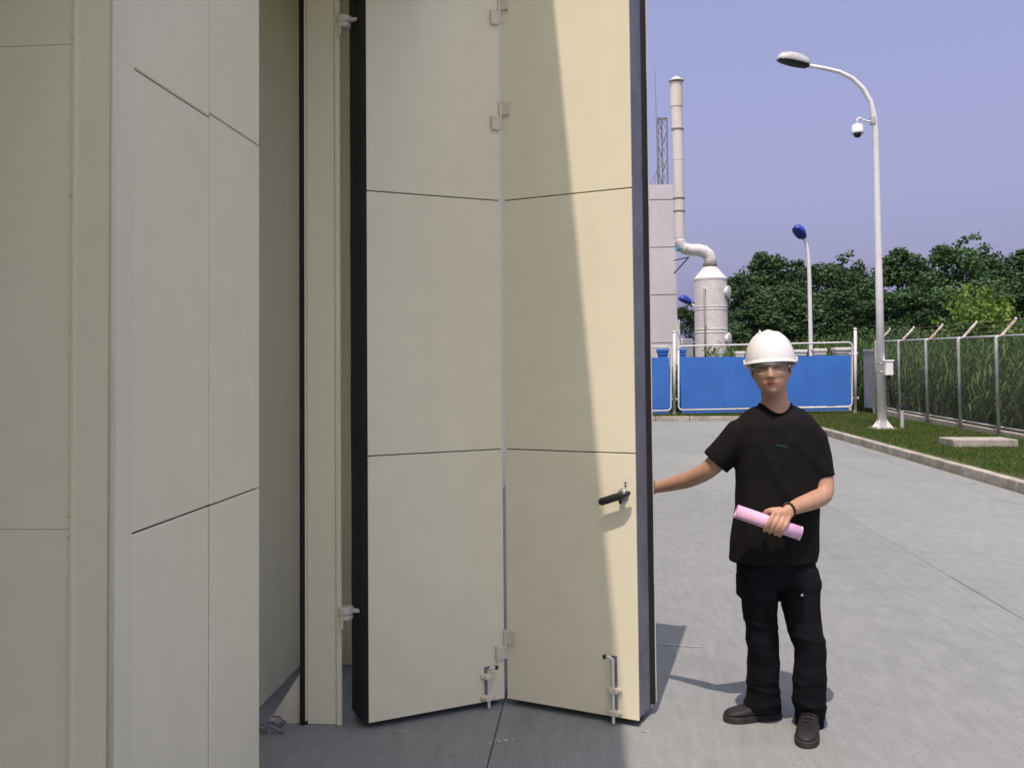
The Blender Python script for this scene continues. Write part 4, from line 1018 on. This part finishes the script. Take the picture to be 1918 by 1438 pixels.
for s_ in (-1, 1):
    MB().tube([lensp(math.radians(72) * s_, .010, .001), HP(.0815 * s_, .0, .012), HP(.082 * s_, -.03, .008)], [.0045, .003, .0025], 6, flat=1.8).build('temple_arm', 'lampwhite', gl, smooth=True)
# necklace cord
MB().tube([scl(colr, .80, .016 if math.sin(2 * math.pi * k / 40) > -.4 else .008)[k] + Z * .003 for k in list(range(40)) + [0]], .0022, 6).build('necklace', 'cord', man, smooth=True)

# ---- T-shirt
sh = MB()
tor = [(1049, 1366, 1527, .125, -.004), (1010, 1369, 1530, .124, -.006), (950, 1378, 1532, .122, -.006), (900, 1379, 1531, .122, -.004), (860, 1377, 1531, .120, .0), (825, 1374, 1532, .114, .004), (795, 1376, 1531, .104, .008)]
rg = [ring(mp((l + r) / 2, y, o_), px2m((r - l) / 2), d_, 40, 2.5) for y, l, r, d_, o_ in tor]
last = rg[-1]
for t_ in (.25, .5, .7, .86, .96):
    rg.append([a_.lerp(b_, t_) + Z * (.020 * math.sin(math.pi * t_) ** 1.0) for a_, b_ in zip(last, scl(colr, 1.07, -.004))])
rg.append(scl(colr, 1.03, .001)); rg.append(scl(colr, .90, -.012)); rg.append(scl(colr, .55, -.03))
sh.loft(rg)
sl0, sl1 = mp(1398, 797, .006), mp(1341, 866, .03)
dR = (sl1 - sl0).normalized(); vR = dR.cross(B0).normalized()
def sleeve(pts, hws, hds):
    rings_ = []; P = [Vector(p) for p in pts]
    for i, p in enumerate(P):
        d_ = (P[min(i + 1, len(P) - 1)] - P[max(i - 1, 0)]).normalized(); v_ = d_.cross(B0).normalized(); b_ = v_.cross(d_).normalized()
        rings_.append([p + v_ * (hws[i] * math.cos(2 * math.pi * k / 28)) + b_ * (hds[i] * math.sin(2 * math.pi * k / 28)) for k in range(28)])
    sh.loft(rings_)
sleeve([mp(1412, 806, .006), mp(1388, 815, .008), mp(1366, 840, .016), mp(1340, 866.5, .028)], [.068, .074, .072, .0705], [.075, .074, .070, .066])
sleeve([mp(1505, 806, .004), mp(1522, 824, .002), mp(1531, 855, -.006), mp(1539.5, 894, -.02)], [.066, .071, .064, .0595], [.075, .074, .068, .062])
shirt = fuse(sh, 't_shirt', 'shirt', man, .0075, 2, .4)
bx = R0; 
def shw(c):
    x = (c - mp(1452, 900)).dot(R0); z = c.z; y = (c - mp(1452, 900)).dot(B0)
    v = noise.noise(Vector((x * 5 + z * 3, y * 5, z * 3.2))) * .007 + noise.noise(Vector((x * 13 - z * 9, y * 9, z * 6 + 4))) * .0035
    t = (x * .78 + z * .42 - .46); v += .0065 * gs(t, 0, .018) * gs(z, 1.05, .22)         # long diagonal fold across the belly
    t = (x * .55 + z * .6 - .80); v += .005 * gs(t, 0, .016) * gs(z, 1.2, .18)
    v *= .35 + .65 * sst(.70, .80, z); lo = sst(1.0, .86, z) * sst(.72, .80, z); v += lo * .0065 * math.sin(x * 46 + 5 * noise.noise(Vector((z * 3, y * 4, 0)))) * .6
    return v
wrinkle(shirt, shw)
MB().tube([p for p in scl(colr, 1.02, .004)] + [scl(colr, 1.02, .004)[0]], .0058, 8, cap=False, flat=1.3).build('collar', 'shirt', shirt, smooth=True)
bv = BVHTree.FromPolygons([v.co.copy() for v in shirt.data.vertices], [tuple(p.vertices) for p in shirt.data.polygons])
def onshirt(px, py, off=.002):
    d_ = ray(px, py).normalized(); h_ = bv.ray_cast(C0, d_); return h_[0] - d_ * off if h_[0] else mp(px, py, -.13)
lg = MB()
strokes = [[(1453, 832), (1455, 834.5), (1458, 833.5)], [(1458.5, 834), (1461, 835.5), (1463, 834)], [(1463.5, 836), (1465.5, 834.6), (1467.5, 836.4)], [(1468, 835), (1470, 836.8), (1471.5, 835.4)], [(1472, 837), (1474.5, 836)]]
for s_ in strokes: lg.tube([onshirt(*p) for p in s_], .0018, 5)
lg.build('chest_logo', 'logo', shirt)

# ---- trousers
tr = MB()
tr.loft([ring(mp((l + r) / 2, y, o_), px2m((r - l) / 2), d_, 36, 2.4) for y, l, r, d_, o_ in ((1010, 1384, 1520, .108, .0), (1049, 1379, 1525, .115, 0), (1072, 1380, 1529, .116, 0), (1088, 1386, 1529, .100, 0), (1095, 1405, 1510, .07, 0), (1103, 1444, 1472, .045, 0))])
def leg(rows_, offs):
    tr.loft([ring(mp((l + r) / 2, y, o_), px2m((r - l) / 2, o_), px2m((r - l) / 2, o_) * (1.12 if i < 3 else 1.05), 28, 2.2) for i, ((y, l, r), o_) in enumerate(zip(rows_, offs))])
leg([(1062, 1380, 1457), (1090, 1382, 1456), (1112, 1387, 1455), (1150, 1393, 1455), (1180, 1398, 1455), (1200, 1397, 1457), (1215, 1400, 1457), (1250, 1400, 1458), (1285, 1400, 1460), (1308, 1398, 1461), (1326, 1396, 1462)], [.0, .0, .0, .01, .02, .025, .03, .05, .07, .08, .09])
leg([(1062, 1453, 1530), (1090, 1458, 1536), (1112, 1461, 1534), (1140, 1465, 1536), (1180, 1477, 1539), (1215, 1488, 1546), (1240, 1489, 1547), (1290, 1486, 1547), (1325, 1488, 1546), (1350, 1490, 1543), (1368, 1491, 1542)], [.0, -.005, -.01, -.02, -.035, -.045, -.045, -.035, -.015, .0, .012])
trou = fuse(tr, 'trousers', 'trousers', man, .007, 2, .4)
def trw(c):
    z = c.z; x = (c - mp(1452, 900)).dot(R0); y = (c - mp(1452, 900)).dot(B0)
    v = noise.noise(Vector((x * 8, y * 8, z * 11))) * .006 + noise.noise(Vector((x * 16 + z * 8, y * 14, z * 22))) * .003
    for zc, am in ((.44, .004), (.14, .005), (.20, .003), (.09, .004)):
        v += am * gs(z + .25 * x * math.sin(zc * 60), zc, .012)
    return v
wrinkle(trou, trw)
# cargo pockets
pl = mp(1519, 1116, -.04)
pk = MB().obox(pl + Vector((0, 0, -.085)) - R0 * .030 - B0 * .045, R0 * .062, B0 * .09, Z * .14).build('cargo_pocket', 'trousers', trou, bevel=.018, seg=3)
MB().obox(pl + Vector((0, 0, .035)) - R0 * .034 - B0 * .05, R0 * .072, B0 * .098, Z * .05).build('pocket_flap', 'trousers', pk, bevel=.014, seg=3)
bvt = BVHTree.FromPolygons([v.co.copy() for v in trou.data.vertices], [tuple(p.vertices) for p in trou.data.polygons])
d_ = ray(1502, 1114).normalized(); h_ = bvt.ray_cast(C0, d_); bp = h_[0] if h_[0] else mp(1502, 1114, -.09)
MB().lathe(bp - d_ * .012, [(.0065, 0), (.0065, .014)], 12, d_).build('button', 'button', pk, smooth=True)
pr = mp(1391, 1098, -.0)
pk2 = MB().obox(pr + Vector((0, 0, -.05)) - R0 * .022 - B0 * .05, R0 * .05, B0 * .10, Z * .11).build('cargo_pocket', 'trousers', trou, bevel=.016, seg=3)
# ---- shoes
def shoe(heel, toe, label):
    d_ = Vector((toe.x - heel.x, toe.y - heel.y, 0)); L = d_.length; d_ /= L; s_ = Vector((-d_.y, d_.x, 0)); h0_ = Vector((heel.x, heel.y, 0))
    mb = MB(); rs = []
    for t, w_, hh_ in ((0, .020, .055), (.04, .032, .085), (.18, .037, .105), (.34, .038, .100), (.48, .041, .078), (.62, .047, .064), (.78, .048, .056), (.90, .040, .050), (.97, .026, .042), (1.0, .010, .034)):
        r = []
        for k in range(20):
            a = 2 * math.pi * k / 20; ca, sa = math.cos(a), math.sin(a)
            r.append(h0_ + d_ * (t * L) + s_ * (w_ * math.copysign(abs(ca) ** .75, ca)) + Z * (.018 + (hh_ - .018) * (.5 + .5 * math.copysign(abs(sa) ** .8, sa))))
        rs.append(r)
    up_ = mb.loft(rs).build('shoe', 'shoe', man, smooth=True); sb_ = up_.modifiers.new('s', 'SUBSURF'); sb_.levels = 1; sb_.render_levels = 1
    so = MB(); prof = [(0, .012), (.02, .030), (.10, .040), (.30, .040), (.45, .041), (.62, .050), (.78, .052), (.90, .044), (.97, .030), (1.01, .010)]
    out_ = [h0_ + d_ * (t * L) + s_ * w_ for t, w_ in prof] + [h0_ + d_ * (t * L) - s_ * w_ for t, w_ in reversed(prof)]
    so.loft([[p + Z * .001 for p in out_], [p + Z * .022 for p in out_], [h0_ + d_ * L * .5 + (p - h0_ - d_ * L * .5) * .97 + Z * .027 for p in out_]]).build('sole', 'sole', up_)
    for q in range(4):
        c_ = h0_ + d_ * (L * (.40 + .07 * q)); zz_ = .098 - .010 * q
        MB().tube([c_ - s_ * .022 + Z * (zz_ - .008), c_ + Z * (zz_ + .004), c_ + s_ * .022 + Z * (zz_ - .008)], .0028, 6).build('lace', 'shoe', up_)
    return up_
shoe(atz(1462, 1341, 0), atz(1357, 1350, 0), '')
shoe(atz(1521, 1352, 0), atz(1508, 1401, 0), '')
# bracelet beads
ax_ = (wl - mp(1498, 946, -.165)).normalized(); a1 = ax_.orthogonal().normalized(); a2 = ax_.cross(a1)
brc = None
for k in range(16):
    a = 2 * math.pi * k / 16; p = wl - ax_ * .004 + a1 * (.0300 * math.cos(a)) + a2 * (.0300 * math.sin(a)); r_ = .0062
    mb = MB().ell(p, r_, r_, r_, 10, 8)
    if brc is None: brc = mb.build('bead_bracelet', 'bead', man, smooth=True)
    else: mb.build('bead', 'bead', brc, smooth=True)
# ---- rolled paper in his hand
def spiral():
    u_ = (Z - ra * Z.dot(ra)).normalized(); v_ = u_.cross(ra); vs, fs = [], []; N = 110
    for i in range(N + 1):
        a = -2.2 + i / N * 2 * math.pi * 3.1; r = RR - .0042 * i / N * 3.0 * .9
        for f in (0, 1): vs.append(E0.lerp(E1, f) + u_ * math.cos(a) * r + v_ * math.sin(a) * r)
    for i in range(N): fs.append((2 * i, 2 * i + 1, 2 * i + 3, 2 * i + 2))
    return vs, fs
vs, fs = spiral(); ro = newobj('rolled_paper', vs, fs, 'paper', None, True); sm = ro.modifiers.new('s', 'SOLIDIFY'); sm.thickness = .0008
tag(ro, "rolled pink paper sheets held in the man's left hand", 'paper roll')
u_ = (Z - ra * Z.dot(ra)).normalized(); v_ = u_.cross(ra)
MB().loft([[E1 + ra * t + u_ * math.cos(2 * math.pi * k / 24) * r + v_ * math.sin(2 * math.pi * k / 24) * r for k in range(24)] for t, r in ((-.006, RR - .0006), (.0015, RR - .0012), (.0015, RR - .008), (-.006, RR - .0085))], cap=False).build('inner_sheet_edge', 'paperw', ro, smooth=True)
# drop the helper flag
for o in bpy.data.objects:
    if '_local' in o: del o['_local']
